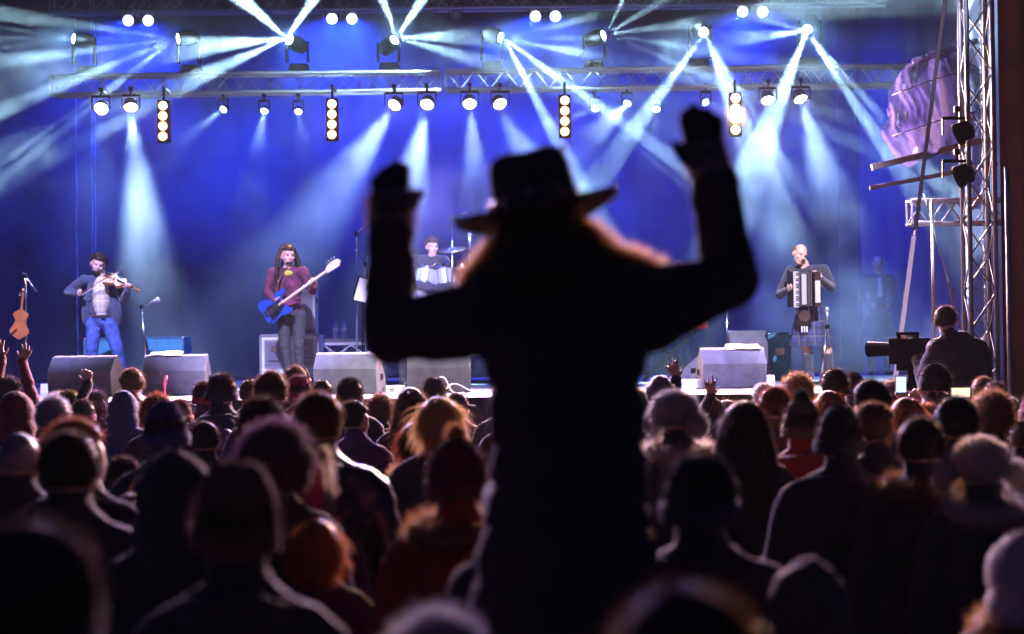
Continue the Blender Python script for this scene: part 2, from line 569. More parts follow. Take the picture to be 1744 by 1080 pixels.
# front lighting truss over the audience (above the picture), its lamps light the band
truss_x('front lighting truss over the audience', -6.6, 6.6, 13.0, 8.3, step=0.7)
LAV = (0.52, 0.47, 1.0)
for x, tx, ty_, w, ang, c, who in ((-5.0, -4.8, 20.2, 1900, 22, (0.42, 0.40, 1.0), 'the violinist'), (-2.9, -2.7, 19.6, 1900, 22, LAV, 'the bassist'), (-1.9, -2.2, 18.6, 650, 20, (0.95, 0.92, 1.0), 'the flight case'), (-0.8, -0.95, 22.6, 5200, 11, LAV, 'the drums'),
                                   (0.2, -0.6, 18.2, 650, 20, (0.95, 0.92, 1.0), 'the half covered monitor'), (1.5, 1.6, 19.6, 1300, 22, LAV, 'the keyboard'), (3.5, 3.6, 19.8, 1700, 22, (0.74, 0.72, 1.0), 'the accordionist'), (2.6, 2.6, 18.6, 900, 20, LAV, 'the papered monitor')):
    p = Vector((x, 13.0, 7.95))
    t = par_can(p, Vector((tx, ty_, 1.9)) - p, 'front spotlight over the audience trained on ' + who, M_white_lens, 0.11, 0.2, 'front spotlights over the audience', 'front_spotlight')
    tzz = 2.9 if who == 'the drums' else 1.9
    d = (Vector((tx, ty_, tzz)) - p).normalized()
    spot(p + d * 0.03, (tx, ty_, tzz), w * FRONT_GAIN, ang, c, 0.5, 0.06, t)
# ------------------------------------------------------------------ figures: one continuous surface grown over a posed skeleton
V = Vector


class Fig:
    """collects rounded cones and ellipsoids, each with a material number, and fuses them into one skin"""

    def __init__(self):
        self.prims = []

    def cone(self, a, b, ra, rb, mi):
        self.prims.append(('c', V(a), V(b), ra, rb, mi))
        return self

    def ell(self, c, s, mi, rot=None):
        self.prims.append(('e', V(c), V(s), rot.to_3x3() if rot is not None else Matrix.Identity(3), 0, mi))
        return self

    def fuse(self, name, mats, voxel=0.012, smooth=3, wrinkle=None):
        mb = MB()
        for k, a, b, ra, rb, mi in self.prims:
            if k == 'c':
                n = 14
                mb.ell(a, (ra,) * 3, n, 8)
                mb.ell(b, (rb,) * 3, n, 8)
                if (b - a).length > 1e-4:
                    mb.cyl(a, b, ra, rb, n)
            else:
                mb.ell(a, b, 18, 12, ra)
        me = mb.mesh('tmp')
        ob = bpy.data.objects.new('tmp', me)
        col.objects.link(ob)
        md = ob.modifiers.new('r', 'REMESH')
        md.mode = 'VOXEL'
        md.voxel_size = voxel
        bpy.context.view_layer.update()
        dg = bpy.context.evaluated_depsgraph_get()
        out = bpy.data.meshes.new_from_object(ob.evaluated_get(dg))
        bpy.data.objects.remove(ob)
        bpy.data.meshes.remove(me)
        out.name = name
        nv = len(out.vertices)
        co = np.empty(nv * 3)
        out.vertices.foreach_get('co', co)
        co = co.reshape(-1, 3)
        ed = np.empty(len(out.edges) * 2, dtype=np.int64)
        out.edges.foreach_get('vertices', ed)
        ed = ed.reshape(-1, 2)
        deg = np.bincount(ed.ravel(), minlength=nv).astype(float)[:, None]
        deg[deg == 0] = 1
        for it in range(smooth * 2):
            acc = np.zeros_like(co)
            np.add.at(acc, ed[:, 0], co[ed[:, 1]])
            np.add.at(acc, ed[:, 1], co[ed[:, 0]])
            lam = 0.55 if it % 2 == 0 else -0.40
            co = co + lam * (acc / deg - co)
        # which primitive lies nearest decides the material
        best = np.full(nv, 1e9)
        idx = np.zeros(nv, dtype=np.int32)
        for k, a, b, ra, rb, mi in self.prims:
            if k == 'c':
                d = np.array(b - a)
                L2 = max(float(d @ d), 1e-12)
                t = np.clip(((co - np.array(a)) @ d) / L2, 0, 1)
                q = co - np.array(a) - t[:, None] * d
                s = np.linalg.norm(q, axis=1) - (ra + (rb - ra) * t)
            else:
                q = (co - np.array(a)) @ np.array(ra)
                sc = np.array(b)
                s = (np.linalg.norm(q / sc, axis=1) - 1) * sc.min()
            w = s < best
            best[w] = s[w]
            idx[w] = mi
        if wrinkle:
            amt, fr, mset = wrinkle
            nr = np.empty(nv * 3)
            out.vertices.foreach_get('normal', nr)
            nr = nr.reshape(-1, 3)
            for i in range(nv):
                if idx[i] in mset:
                    p = V(co[i])
                    w = noise.noise(V((p.x * fr, p.y * fr, p.z * fr * 2.2))) + 0.5 * noise.noise(V((p.x * fr * 2.3 + 7, p.y * fr * 2.3, p.z * fr * 3)))
                    co[i] += nr[i] * (amt * w)
        out.vertices.foreach_set('co', co.ravel())
        pol = []
        for p in out.polygons:
            vs = [idx[v] for v in p.vertices]
            pol.append(max(set(vs), key=vs.count))
        out.materials.clear()
        for m in mats:
            out.materials.append(m)
        out.polygons.foreach_set('material_index', pol)
        out.polygons.foreach_set('use_smooth', [True] * len(pol))
        out.update()
        return out


# material numbers inside a figure
SKIN, TOP, LEGS, SHOE, EXTRA, DARK, LIP = range(7)


def hand(f, wrist, d, side, curl=0.4, spread=0.12, size=1.0, mi=SKIN, fat=1.0):
    """palm + five fingers. d: along the hand, side: towards the thumb, the palm normal is d x side"""
    d = V(d).normalized()
    side = (V(side) - d * V(side).dot(d)).normalized()
    nrm = d.cross(side).normalized()
    s = size
    w = V(wrist)
    for k in (-1, 0, 1):
        f.cone(w + side * k * 0.012 * s, w + d * 0.085 * s + side * k * 0.025 * s, 0.016 * s * fat, 0.014 * s * fat, mi)
    for k, (off, L) in enumerate(((0.030, 0.068), (0.010, 0.078), (-0.011, 0.072), (-0.031, 0.056))):
        b = w + d * (0.088 - 0.006 * abs(k - 1)) * s + side * off * s
        dd = (d + side * (off / 0.03) * spread).normalized()
        a = curl * (1 + 0.12 * k)
        d1 = (dd * math.cos(a * 0.6) + nrm * math.sin(a * 0.6)).normalized()
        d2 = (dd * math.cos(a * 1.7) + nrm * math.sin(a * 1.7)).normalized()
        m = b + d1 * L * 0.5 * s
        f.cone(b - dd * 0.01, m, 0.0100 * s * fat, 0.0092 * s * fat, mi)
        f.cone(m, m + d2 * L * 0.5 * s, 0.0092 * s * fat, 0.0080 * s * fat, mi)
    b = w + d * 0.028 * s + side * 0.026 * s
    td = (d * 0.62 + side * 0.72 + nrm * (0.15 + 0.4 * curl)).normalized()
    m = b + td * 0.036 * s
    f.cone(b, m, 0.013 * s * fat, 0.0105 * s * fat, mi)
    f.cone(m, m + (td * 0.7 + d * 0.6 + nrm * 0.4 * curl).normalized() * 0.030 * s, 0.0105 * s * fat, 0.0085 * s * fat, mi)
    return w + d * 0.075 * s + nrm * 0.02


def head(f, c, rot=None, s=1.0, face=True, skin=SKIN):
    """c: centre of the skull; faces -Y before rot"""
    r = rot.to_3x3() if rot is not None else Matrix.Identity(3)
    P = lambda x, y, z: V(c) + r @ V((x * s, y * s, z * s))
    f.ell(P(0, 0.012, 0.022), V((0.074, 0.094, 0.090)) * s, skin, r)
    f.ell(P(0, -0.022, -0.040), V((0.060, 0.066, 0.074)) * s, skin, r)
    f.ell(P(0, -0.050, -0.090), V((0.036, 0.032, 0.026)) * s, skin, r)
    if face:
        f.cone(P(0, -0.082, 0.004), P(0, -0.104, -0.030), 0.010 * s, 0.014 * s, skin)
        f.ell(P(0, -0.072, 0.026), V((0.055, 0.020, 0.014)) * s, skin, r)
        for k in (-1, 1):
            f.ell(P(0.030 * k, -0.082, 0.006), V((0.010, 0.005, 0.006)) * s, DARK, r)
            f.ell(P(0.038 * k, -0.062, -0.028), V((0.024, 0.024, 0.020)) * s, skin, r)
        f.ell(P(0, -0.084, -0.062), V((0.024, 0.010, 0.008)) * s, LIP, r)
    for k in (-1, 1):
        f.ell(P(0.077 * k, 0.012, -0.014), V((0.012, 0.021, 0.032)) * s, skin, r)


def arm(f, sh, el, wr, r=(0.058, 0.046, 0.034), mi=TOP, mi2=None, cuff=None):
    f.cone(sh, el, r[0], r[1], mi)
    f.cone(el, wr, r[1] * 0.97, r[2], mi if mi2 is None else mi2)


def leg(f, hip, knee, ankle, toe, r=(0.092, 0.066, 0.048), mi=LEGS, mi2=None, shoe=SHOE):
    f.cone(hip, knee, r[0], r[1], mi)
    f.cone(knee, ankle, r[1] * 0.96, r[2], mi if mi2 is None else mi2)
    a, t = V(ankle), V(toe)
    f.cone(a + V((0, 0.015, -0.035)), t, 0.046, 0.034, shoe)
    f.cone(a + V((0, 0.03, -0.045)), a + V((0, 0, -0.01)), 0.042, 0.046, shoe)


# ------------------------------------------------------------------ hair, hats
def hair_mat(name, c, trans=0.45):
    if name in MATS:
        return MATS[name]
    m = bpy.data.materials.new(name)
    m.use_nodes = True
    nt = m.node_tree
    b = nt.nodes['Principled BSDF']
    b.inputs['Base Color'].default_value = (*c, 1)
    b.inputs['Roughness'].default_value = 0.5
    t = nt.nodes.new('ShaderNodeBsdfTranslucent')
    t.inputs[0].default_value = (*c, 1)
    mx = nt.nodes.new('ShaderNodeMixShader')
    mx.inputs[0].default_value = trans
    nt.links.new(b.outputs[0], mx.inputs[1])
    nt.links.new(t.outputs[0], mx.inputs[2])
    nt.links.new(mx.outputs[0], nt.nodes['Material Output'].inputs[0])
    MATS[name] = m
    return m


def strands(mb, roots, length, grow, curl=0.0, width=0.0028, segs=2, rs=None, mi=0, droop=0.0):
    """roots: [(point, normal)]; thin tapering ribbons"""
    rs = rs or rnd
    for p, nrm in roots:
        L = length * rs.uniform(0.55, 1.25)
        d = (nrm * grow[0] + V(grow[1]) + V((rs.gauss(0, 1), rs.gauss(0, 1), rs.gauss(0, 1))) * grow[2]).normalized()
        side = d.cross(V((rs.gauss(0, 1), rs.gauss(0, 1), rs.gauss(0, 1)))).normalized()
        vs, q = [], V(p)
        for k in range(segs + 1):
            w = width * (1 - 0.85 * k / segs)
            vs += [q + side * w, q - side * w]
            q = q + d * (L / segs)
            d = (d + V((rs.gauss(0, 1), rs.gauss(0, 1), rs.gauss(0, 1))) * curl + V((0, 0, -droop))).normalized()
        mb.add(vs, [(2 * k, 2 * k + 1, 2 * k + 3, 2 * k + 2) for k in range(segs)], mi)


def dome(fn, nu=36, nv=22, v0=0.0, v1=math.pi):
    """closed shell: fn(direction) -> point"""
    vs, fs = [], []
    for k in range(nv + 1):
        ph = v0 + (v1 - v0) * k / nv
        for i in range(nu):
            t = 2 * math.pi * i / nu
            vs.append(fn(V((math.sin(ph) * math.cos(t), math.sin(ph) * math.sin(t), math.cos(ph)))))
    for k in range(nv):
        for i in range(nu):
            j = (i + 1) % nu
            fs.append((k * nu + i, (k + 1) * nu + i, (k + 1) * nu + j, k * nu + j))
    return vs, fs


def hairline(d, low=-0.5, front=0.30):
    """1 where hair grows on the skull (face at -Y)"""
    lim = front if d.y < -0.25 else (low if d.y > 0.1 else low + (front - low) * (0.1 - d.y) / 0.35)
    t = max(0.0, min(1.0, (d.z - lim + 0.10) / 0.20))
    return t * t * (3 - 2 * t)


def make_hair(kind, seed):
    rs = random.Random(seed)
    mb = MB()
    S = V((0.080, 0.100, 0.097))
    off = V((0, 0.014, 0.024))
    low = {'short': -0.55, 'curly': -0.75, 'afro': -0.7, 'long': -0.8, 'bob': -0.85, 'bald': -0.6}.get(kind, -0.6)
    th = {'short': 0.014, 'curly': 0.035, 'afro': 0.055, 'long': 0.020, 'bob': 0.026, 'bald': 0.004}.get(kind, 0.014)

    def surf(d, extra=0.0):
        h = hairline(d, low, 0.36)
        if kind == 'bald' and d.z > 0.35:
            h = 0.0
        k = 1 + 0.15 * noise.noise(d * 2.4 + V((seed, 0, 0)))
        r = th * k * h - 0.010 * (1 - h) + extra
        if kind in ('curly', 'afro') and h:
            r += h * 0.014 * noise.noise(d * 7 + V((seed, 3, 0)))
        p = off + V((S.x * d.x, S.y * d.y, S.z * d.z)) + d * r
        return p

    vs, fs = dome(lambda d: surf(d))
    mb.add(vs, fs)
    roots = []
    n = {'short': 1500, 'curly': 2600, 'afro': 3200, 'long': 1300, 'bob': 1500, 'bald': 500}[kind]
    while len(roots) < n:
        d = V((rs.gauss(0, 1), rs.gauss(0, 1), rs.gauss(0, 1))).normalized()
        if hairline(d, low, 0.38) > 0.45 and not (kind == 'bald' and d.z > 0.35):
            roots.append((surf(d, -0.004), d))
    if kind == 'short':
        strands(mb, roots, 0.026, (0.8, (0, 0.35, -0.1), 0.35), 0.12, 0.0016, 2, rs)
    elif kind == 'curly':
        strands(mb, roots, 0.055, (0.8, (0, 0, 0), 0.6), 0.75, 0.0017, 4, rs)
    elif kind == 'afro':
        strands(mb, roots, 0.050, (1.0, (0, 0, 0), 0.5), 0.5, 0.0016, 3, rs)
    elif kind == 'bald':
        strands(mb, roots, 0.014, (0.8, (0, 0.3, -0.3), 0.4), 0.1, 0.0014, 1, rs)
    elif kind == 'bob':
        strands(mb, roots, 0.11, (0.35, (0, 0.1, -0.8), 0.25), 0.12, 0.0022, 4, rs, droop=0.25)
    else:
        # long: a falling mass behind and beside the neck, then loose strands over it
        m = 26
        rows = 9
        sv = []
        for k in range(rows + 1):
            z = 0.03 - 0.40 * k / rows
            for i in range(m):
                a = math.pi * (-0.18 + 1.36 * i / (m - 1))
                rr = 0.094 + 0.030 * min(k / 3, 1) + 0.010 * noise.noise(V((i * 0.5, k * 0.4, seed)))
                yy = math.sin(a) * (rr + 0.012 * (k > 4)) + 0.012
                sv.append(V((math.cos(a) * (rr + 0.010), yy + 0.02 * k / rows, z)))
        inner = [p * 0.90 + V((0, 0, p.z * 0.10)) for p in sv]
        nA = len(sv)
        fsl = [(k * m + i, k * m + i + 1, (k + 1) * m + i + 1, (k + 1) * m + i) for k in range(rows) for i in range(m - 1)]
        mb.add(sv + inner, fsl + [tuple(x + nA for x in reversed(q)) for q in fsl])
        rr = []
        for _ in range(1300):
            p = sv[rs.randrange(m * 7)]
            rr.append((p, V((p.x, p.y, 0)).normalized()))
        strands(mb, rr, 0.15, (0.16, (0, 0, -1.0), 0.12), 0.10, 0.0022, 4, rs)
        strands(mb, roots, 0.08, (0.35, (0, 0.25, -0.6), 0.2), 0.1, 0.0020, 3, rs, droop=0.2)
    return mb


def knit_shell(h=0.135, r=0.102, pt=0.0, lean=0.0, brim=True, seed=0):
    """beanie pulled over the skull, ribbed, with a turned-up brim"""
    mb = MB()
    n, rows = 72, 16
    vs = []
    for k in range(rows + 1):
        t = k / rows
        z = -0.035 + (h + 0.035) * math.sin(t * math.pi / 2)
        rad = r * math.cos(t * math.pi / 2 * 0.985) ** (0.55 + pt)
        for i in range(n):
            a = 2 * math.pi * i / n
            rib = 1 + (0.014 if i % 2 else -0.014) * (1 - t * 0.6)
            w = 0.004 * noise.noise(V((math.cos(a) * 3, math.sin(a) * 3, t * 3 + seed)))
            vs.append(V((math.cos(a) * (rad * 0.93 * rib + w), math.sin(a) * (rad * 1.10 * rib + w) + 0.014 + lean * t * t, z)))
    fs = [(k * n + i, k * n + (i + 1) % n, (k + 1) * n + (i + 1) % n, (k + 1) * n + i) for k in range(rows) for i in range(n)]
    fs.append(tuple(range(rows * n, (rows + 1) * n)))
    mb.add(vs, fs)
    br = None
    if brim:
        br = MB()
        prof = [(0.0, -0.045), (0.007, -0.040), (0.008, 0.0), (0.005, 0.010), (-0.004, 0.008), (-0.006, -0.04)]
        vs = []
        for o, z in prof:
            for i in range(n):
                a = 2 * math.pi * i / n
                rib = 1 + (0.012 if i % 2 else -0.012)
                vs.append(V((math.cos(a) * (r * 0.95 + o) * rib, math.sin(a) * (r * 1.12 + o) * rib + 0.014, z)))
        m = len(prof)
        br.add(vs, [(k * n + i, k * n + (i + 1) % n, ((k + 1) % m) * n + (i + 1) % n, ((k + 1) % m) * n + i) for k in range(m) for i in range(n)])
    return mb, br


def fuzz(mb, count, length, rs, zmin=-1, width=0.0011, grow=(1.0, (0, 0, 0), 0.6), curl=0.35, segs=2):
    """short fibres standing on an existing mesh"""
    roots = []
    fs = [f for f in mb.f if len(f) in (3, 4)]
    for _ in range(count):
        f = fs[rs.randrange(len(fs))]
        ps = [V(mb.v[i]) for i in f]
        u, w = rs.random(), rs.random()
        p = ps[0].lerp(ps[1], u).lerp(ps[-1].lerp(ps[2], u), w)
        if p.z < zmin:
            continue
        roots.append((p, (p - V((0, 0.014, 0.02))).normalized()))
    strands(mb, roots, length, grow, curl, width, segs, rs)


HEADWEAR = {}


def headwear(kind, variant=0):
    """-> list of (part name, mesh, slot) in head coordinates; slot 0/1/2 picks the colour"""
    key = (kind, variant)
    if key in HEADWEAR:
        return HEADWEAR[key]
    rs = random.Random(hash(kind) % 1000 + variant * 31 if False else sum(map(ord, kind)) + variant * 31)
    sd = rs.randrange(100)
    out = []
    if kind in ('short', 'curly', 'afro', 'long', 'bob', 'bald'):
        out.append(('hair', make_hair(kind, sd).mesh('hair', (), True), 0))
    elif kind in ('beanie', 'pompom', 'tall', 'pointed'):
        h = {'beanie': 0.128, 'pompom': 0.140, 'tall': 0.165, 'pointed': 0.150}[kind]
        mb, br = knit_shell(h, 0.100 + 0.003 * variant, 0.0 if kind != 'pointed' else 0.25, rs.uniform(-0.01, 0.03), True, sd)
        fuzz(mb, 1800, 0.014, rs, -0.03)
        out.append(('knit_hat', mb.mesh('knit_hat', (), True), 0))
        fuzz(br, 300, 0.009, rs)
        if variant != 1:
            out.append(('brim', br.mesh('brim', (), True), 0))
        if kind == 'pompom':
            pb = MB().ell((0, 0.03, h + 0.022), (0.030, 0.030, 0.028), 12, 8)
            strands(pb, [(V((0, 0.03, h + 0.022)) + d * 0.024, d) for d in (V((rs.gauss(0, 1), rs.gauss(0, 1), rs.gauss(0, 1))).normalized() for _ in range(700))], 0.022, (1, (0, 0, 0), 0.3), 0.2, 0.0018, 2, rs)
            out.append(('pompom', pb.mesh('pompom', (), True), 1))
        hb = make_hair('short', sd)
        out.append(('hair', hb.mesh('hair', (), True), 2))
    elif kind in ('hood', 'furhood', 'fleece'):
        mb = MB()

        def hs(d):
            k = noise.noise(d * 1.8 + V((sd, 0, 0)))
            r = V((0.118, 0.138, 0.132))
            p = V((r.x * d.x, r.y * d.y + 0.018, r.z * d.z + 0.012)) * (1 + 0.05 * k)
            p += d * 0.006 * noise.noise(V((d.x * 5, d.y * 5, d.z * 9 + sd)))
            if d.z > 0.75:
                p.z += 0.014 * (d.z - 0.75) / 0.25
                p.y += 0.01
            if d.z < -0.35:                      # runs down on to the shoulders
                t = (-0.35 - d.z) / 0.65
                p = V((d.x * (0.135 + 0.05 * t), d.y * (0.13 + 0.03 * t) + 0.03, -0.04 - 0.19 * t))
            if d.y < -0.62 and abs(d.z) < 0.75:   # face opening
                p.y = max(p.y, -0.085)
                p *= 0.93
            return p
        vs, fs = dome(hs, 40, 26, 0.02, math.pi * 0.93)
        mb.add(vs, fs)
        if kind == 'fleece':
            fuzz(mb, 1600, 0.010, rs, -0.2)
        out.append(('hood', mb.mesh('hood', (), True), 0))
        if kind == 'furhood':
            fb = MB()
            roots = []
            for _ in range(1500):
                a = rs.uniform(0, 2 * math.pi)
                d = V((math.cos(a), -0.35, math.sin(a)))
                roots.append((V((0.105 * math.cos(a), -0.075 + rs.uniform(-.015, .015), 0.02 + 0.125 * math.sin(a))), d.normalized()))
            strands(fb, roots, 0.05, (1, (0, -0.1, 0), 0.35), 0.15, 0.0018, 3, rs)
            out.append(('fur_trim', fb.mesh('fur_trim', (), True), 1))
    elif kind == 'trapper':
        mb = MB()

        def ts(d):
            r = V((0.112, 0.128, 0.125))
            p = V((r.x * d.x, r.y * d.y + 0.014, r.z * d.z + 0.030))
            if d.z > 0.55:
                p.z = 0.030 + r.z * (0.55 + (d.z - 0.55) * 0.6)
            if d.z < -0.2:
                p.z = 0.005 + (d.z + 0.2) * 0.05
            return p + d * 0.006 * noise.noise(d * 4 + V((sd, 0, 0)))
        vs, fs = dome(ts, 36, 20, 0.02, math.pi * 0.8)
        mb.add(vs, fs)
        fuzz(mb, 2600, 0.026, rs, -0.1, 0.0016, (1.0, (0, 0, -0.2), 0.5))
        out.append(('fur_hat', mb.mesh('fur_hat', (), True), 0))
        for s in (-1, 1):
            fl = MB().ell((s * 0.148, 0.01, -0.020), (0.044, 0.055, 0.066), 14, 10, Matrix.Rotation(s * -0.6, 3, 'Y'))
            roots = []
            for _ in range(1100):
                d = V((rs.gauss(0, 1), rs.gauss(0, 1), rs.gauss(0, 1))).normalized()
                roots.append((V((s * 0.148 + d.x * 0.042, 0.01 + d.y * 0.05, -0.020 + d.z * 0.062)), d))
            strands(fl, roots, 0.026, (1, (0, 0, -0.2), 0.5), 0.3, 0.0016, 2, rs)
            out.append(('ear_flap', fl.mesh('ear_flap', (), True), 0))
    elif kind in ('cap', 'flatcap'):
        mb = MB()

        def cs(d):
            p = V((0.088 * d.x, 0.110 * d.y + 0.012, max(0.105 * d.z, 0) * (0.75 if kind == 'flatcap' else 1) + 0.030))
            if kind == 'flatcap':
                p = V((p.x * 1.12, p.y * 1.10, p.z))
            return p
        vs, fs = dome(cs, 32, 14, 0.02, math.pi * 0.52)
        mb.add(vs, fs)
        out.append(('cap', mb.mesh('cap', (), True), 0))
        bb = MB()
        m = 14
        up, lo = [], []
        for k in range(m + 1):
            a = math.pi * (1.12 + 0.76 * k / m)
            for q in (0, 1):
                rr = 1.0 if q == 0 else 1.0 + 0.62 * math.sin(math.pi * k / m) ** 0.5
                up.append(V((0.088 * math.cos(a) * (1 + 0.05 * q), 0.012 + 0.108 * math.sin(a) * rr, 0.034 - 0.012 * q)))
        lo = [p - V((0, 0, 0.006)) for p in up]
        nu_ = len(up)
        ff = [(2 * k, 2 * k + 1, 2 * k + 3, 2 * k + 2) for k in range(m)]
        bb.add(up + lo, ff + [tuple(i + nu_ for i in reversed(q)) for q in ff] + [(2 * k + 1, 2 * k + 3, 2 * k + 3 + nu_, 2 * k + 1 + nu_) for k in range(m)])
        out.append(('visor', bb.mesh('visor', (), True), 0))
        out.append(('hair', make_hair('short', sd).mesh('hair', (), True), 2))
    elif kind == 'headphones':
        out.append(('hair', make_hair('short', sd).mesh('hair', (), True), 0))
        hb = MB().tube([(0.105 * math.cos(a), 0.01, 0.02 + 0.118 * math.sin(a)) for a in (math.pi * k / 14 for k in range(15))], 0.008, 6)
        out.append(('headband', hb.mesh('headband', (), True), 1))
        for s in (-1, 1):
            out.append(('ear_cup', MB().cyl((s * 0.088, 0.01, -0.005), (s * 0.118, 0.01, -0.005), 0.038, 0.032, 16).mesh('ear_cup', (), True), 1))
    elif kind == 'headband':
        out.append(('hair', make_hair('bob', sd).mesh('hair', (), True), 0))
        hb = MB()
        n = 40
        prof = [(0.0, -0.03), (0.012, -0.025), (0.013, 0.025), (0.0, 0.03)]
        vs = [V((math.cos(2 * math.pi * i / n) * (0.104 + o), math.sin(2 * math.pi * i / n) * (0.124 + o) + 0.014, z + 0.02)) for o, z in prof for i in range(n)]
        hb.add(vs, [(k * n + i, k * n + (i + 1) % n, (k + 1) * n + (i + 1) % n, (k + 1) * n + i) for k in range(3) for i in range(n)])
        out.append(('headband', hb.mesh('headband', (), True), 1))
    elif kind == 'bun':
        mb = make_hair('short', sd)
        mb.ell((0, 0.09, 0.10), (0.042, 0.042, 0.038), 14, 10)
        strands(mb, [(V((0, 0.09, 0.10)) + d * 0.036, d) for d in (V((rs.gauss(0, 1), rs.gauss(0, 1), rs.gauss(0, 1))).normalized() for _ in range(300))], 0.02, (0.6, (0, 0, 0), 0.8), 0.5, 0.0016, 3, rs)
        out.append(('hair', mb.mesh('hair', (), True), 0))
    HEADWEAR[key] = out
    return out


def put_headwear(root, kind, variant, c, rot, colors, scale=1.0, skip=()):
    """colors: materials for slots 0, 1, 2"""
    for name, me, slot in headwear(kind, variant):
        if name in skip:
            continue
        if not me.materials:
            me.materials.append(colors[0])
        o = link(name, me, root)
        o.matrix_basis = Matrix.Translation(V(c)) @ (rot.to_4x4() if rot is not None else Matrix.Identity(4)) @ Matrix.Scale(scale, 4)
        o.material_slots[0].link = 'OBJECT'
        o.material_slots[0].material = colors[min(slot, len(colors) - 1)]
# ------------------------------------------------------------------ the crowd, seen from behind
SKINS = [mat('skin_fair', (0.55, 0.34, 0.25), 0.5), mat('skin_warm', (0.42, 0.24, 0.16), 0.5), mat('skin_deep', (0.25, 0.13, 0.08), 0.5)]
M_eye = mat('eye_dark', (0.02, 0.015, 0.012), 0.3)
M_lip = mat('lip', (0.40, 0.17, 0.14), 0.5)
M_shoe = mat('shoe_black', (0.015, 0.014, 0.014), 0.5)
M_trouser = mat('trousers_dark', (0.02, 0.02, 0.03), 0.9, spec=0.05)


def cloth(name, c, rough=0.85, sheen=0.25):
    return mat('cloth_' + name, c, rough, noise_scale=18, noise_amt=0.18, bump=0.35, bump_scale=60, sheen=sheen)


CL = {k: cloth(k, c) for k, c in dict(black=(0.022, 0.020, 0.026), navy=(0.022, 0.026, 0.065), brown=(0.13, 0.08, 0.05), red=(0.28, 0.02, 0.015), maroon=(0.18, 0.02, 0.035),
                                      grey=(0.10, 0.10, 0.11), green=(0.04, 0.07, 0.05), olive=(0.06, 0.055, 0.02), purple=(0.06, 0.02, 0.07), teal=(0.02, 0.06, 0.07),
                                      pink=(0.40, 0.06, 0.14), crimson=(0.45, 0.02, 0.08), cream=(0.55, 0.48, 0.38), white=(0.7, 0.7, 0.72), yellow=(0.45, 0.42, 0.05), blue=(0.04, 0.06, 0.20),
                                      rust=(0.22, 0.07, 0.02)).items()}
CL['puffer'] = mat('puffer_nylon', (0.02, 0.02, 0.028), 0.35, sheen=0.0)
HR = {k: hair_mat('hair_' + k, c) for k, c in dict(black=(0.022, 0.018, 0.017), dark=(0.045, 0.028, 0.020), brown=(0.14, 0.075, 0.040), auburn=(0.22, 0.07, 0.03), ginger=(0.38, 0.13, 0.03),
                                                  blond=(0.55, 0.36, 0.14), pale=(0.65, 0.55, 0.40), grey=(0.34, 0.33, 0.34), white=(0.62, 0.62, 0.64), purple=(0.11, 0.065, 0.10), tawny=(0.30, 0.17, 0.07)).items()}
FUR = {k: hair_mat('fur_' + k, c, 0.5) for k, c in dict(cream=(0.62, 0.55, 0.42), black=(0.02, 0.02, 0.022), grey=(0.3, 0.29, 0.3), tawny=(0.35, 0.19, 0.08)).items()}

HEAD_C = V((0, 0.0, 1.655))                       # skull centre of the 1.78 m figure


def crowd_fig(pose='down', turn=0.0, bulk=1.0, arms=None, voxel=0.020):
    """standing figure in a winter coat, facing -Y; arms: {side: (elbow, wrist, hand dir, thumb side, curl)} overrides"""
    f = Fig()
    rot = Matrix.Rotation(turn, 3, 'Z')
    f.cone((0, 0.02, 1.42), (0, 0.004, 1.58), 0.060, 0.056, SKIN)
    head(f, HEAD_C, rot)
    b = bulk
    # coat
    f.ell((0, 0.01, 1.29), (0.185 * b, 0.140 * b, 0.21), TOP)
    f.ell((0, 0.01, 1.08), (0.180 * b, 0.140 * b, 0.20), TOP)
    f.ell((0, 0.01, 0.90), (0.188 * b, 0.145 * b, 0.17), TOP)
    f.cone((-0.135 * b, 0.01, 1.415), (0.135 * b, 0.01, 1.415), 0.074 * b, 0.074 * b, TOP)
    for s in (-1, 1):
        f.cone((s * 0.045, 0.025, 1.49), (s * 0.15 * b, 0.012, 1.43), 0.062, 0.066 * b, TOP)
    f.cone((-0.06, 0.02, 1.47), (0.06, 0.02, 1.47), 0.072, 0.072, TOP)
    f.cone((0, 0.035, 1.46), (0, 0.026, 1.555), 0.084, 0.076, TOP)        # collar
    arms = arms or {}
    for s in (-1, 1):
        sh = V((s * 0.182 * b, 0.01, 1.400))
        if s in arms:
            el, wr, hd, th, cu = arms[s]
        elif pose == 'front':
            el, wr, hd, th, cu = V((s * 0.245 * b, -0.03, 1.13)), V((s * 0.10, -0.26, 1.10)), V((-s * 0.7, -0.5, 0.15)), V((0, 0, 1)), 0.9
        elif pose == 'phone':
            el, wr, hd, th, cu = V((s * 0.25, -0.12, 1.20)), V((s * 0.06, -0.32, 1.50)), V((0, -0.1, 1)), V((-s, 0, 0.2)), 1.0
        else:
            el, wr, hd, th, cu = V((s * 0.255 * b, 0.03, 1.13)), V((s * 0.25 * b, -0.06, 0.87)), V((0, -0.15, -1)), V((0, -1, 0)), 0.5
        arm(f, sh, el, wr, (0.072 * b, 0.060 * b, 0.046), TOP)
        hand(f, wr, hd, th, cu, 0.28, 1.08, fat=0.95)
    for s in (-1, 1):
        leg(f, (s * 0.10, 0.01, 0.88), (s * 0.115, -0.01, 0.50), (s * 0.12, 0.02, 0.09), (s * 0.14, -0.15, 0.045))
    return f.fuse('body', [SKINS[0], CL['black'], M_trouser, M_shoe, CL['black'], M_eye, M_lip], voxel, 2, wrinkle=(0.010, 9, (TOP,)))


BODIES = {}


def crowd_body(key):
    if key not in BODIES:
        pose, turn, bulk = key
        BODIES[key] = crowd_fig(pose, turn, bulk)
    return BODIES[key]


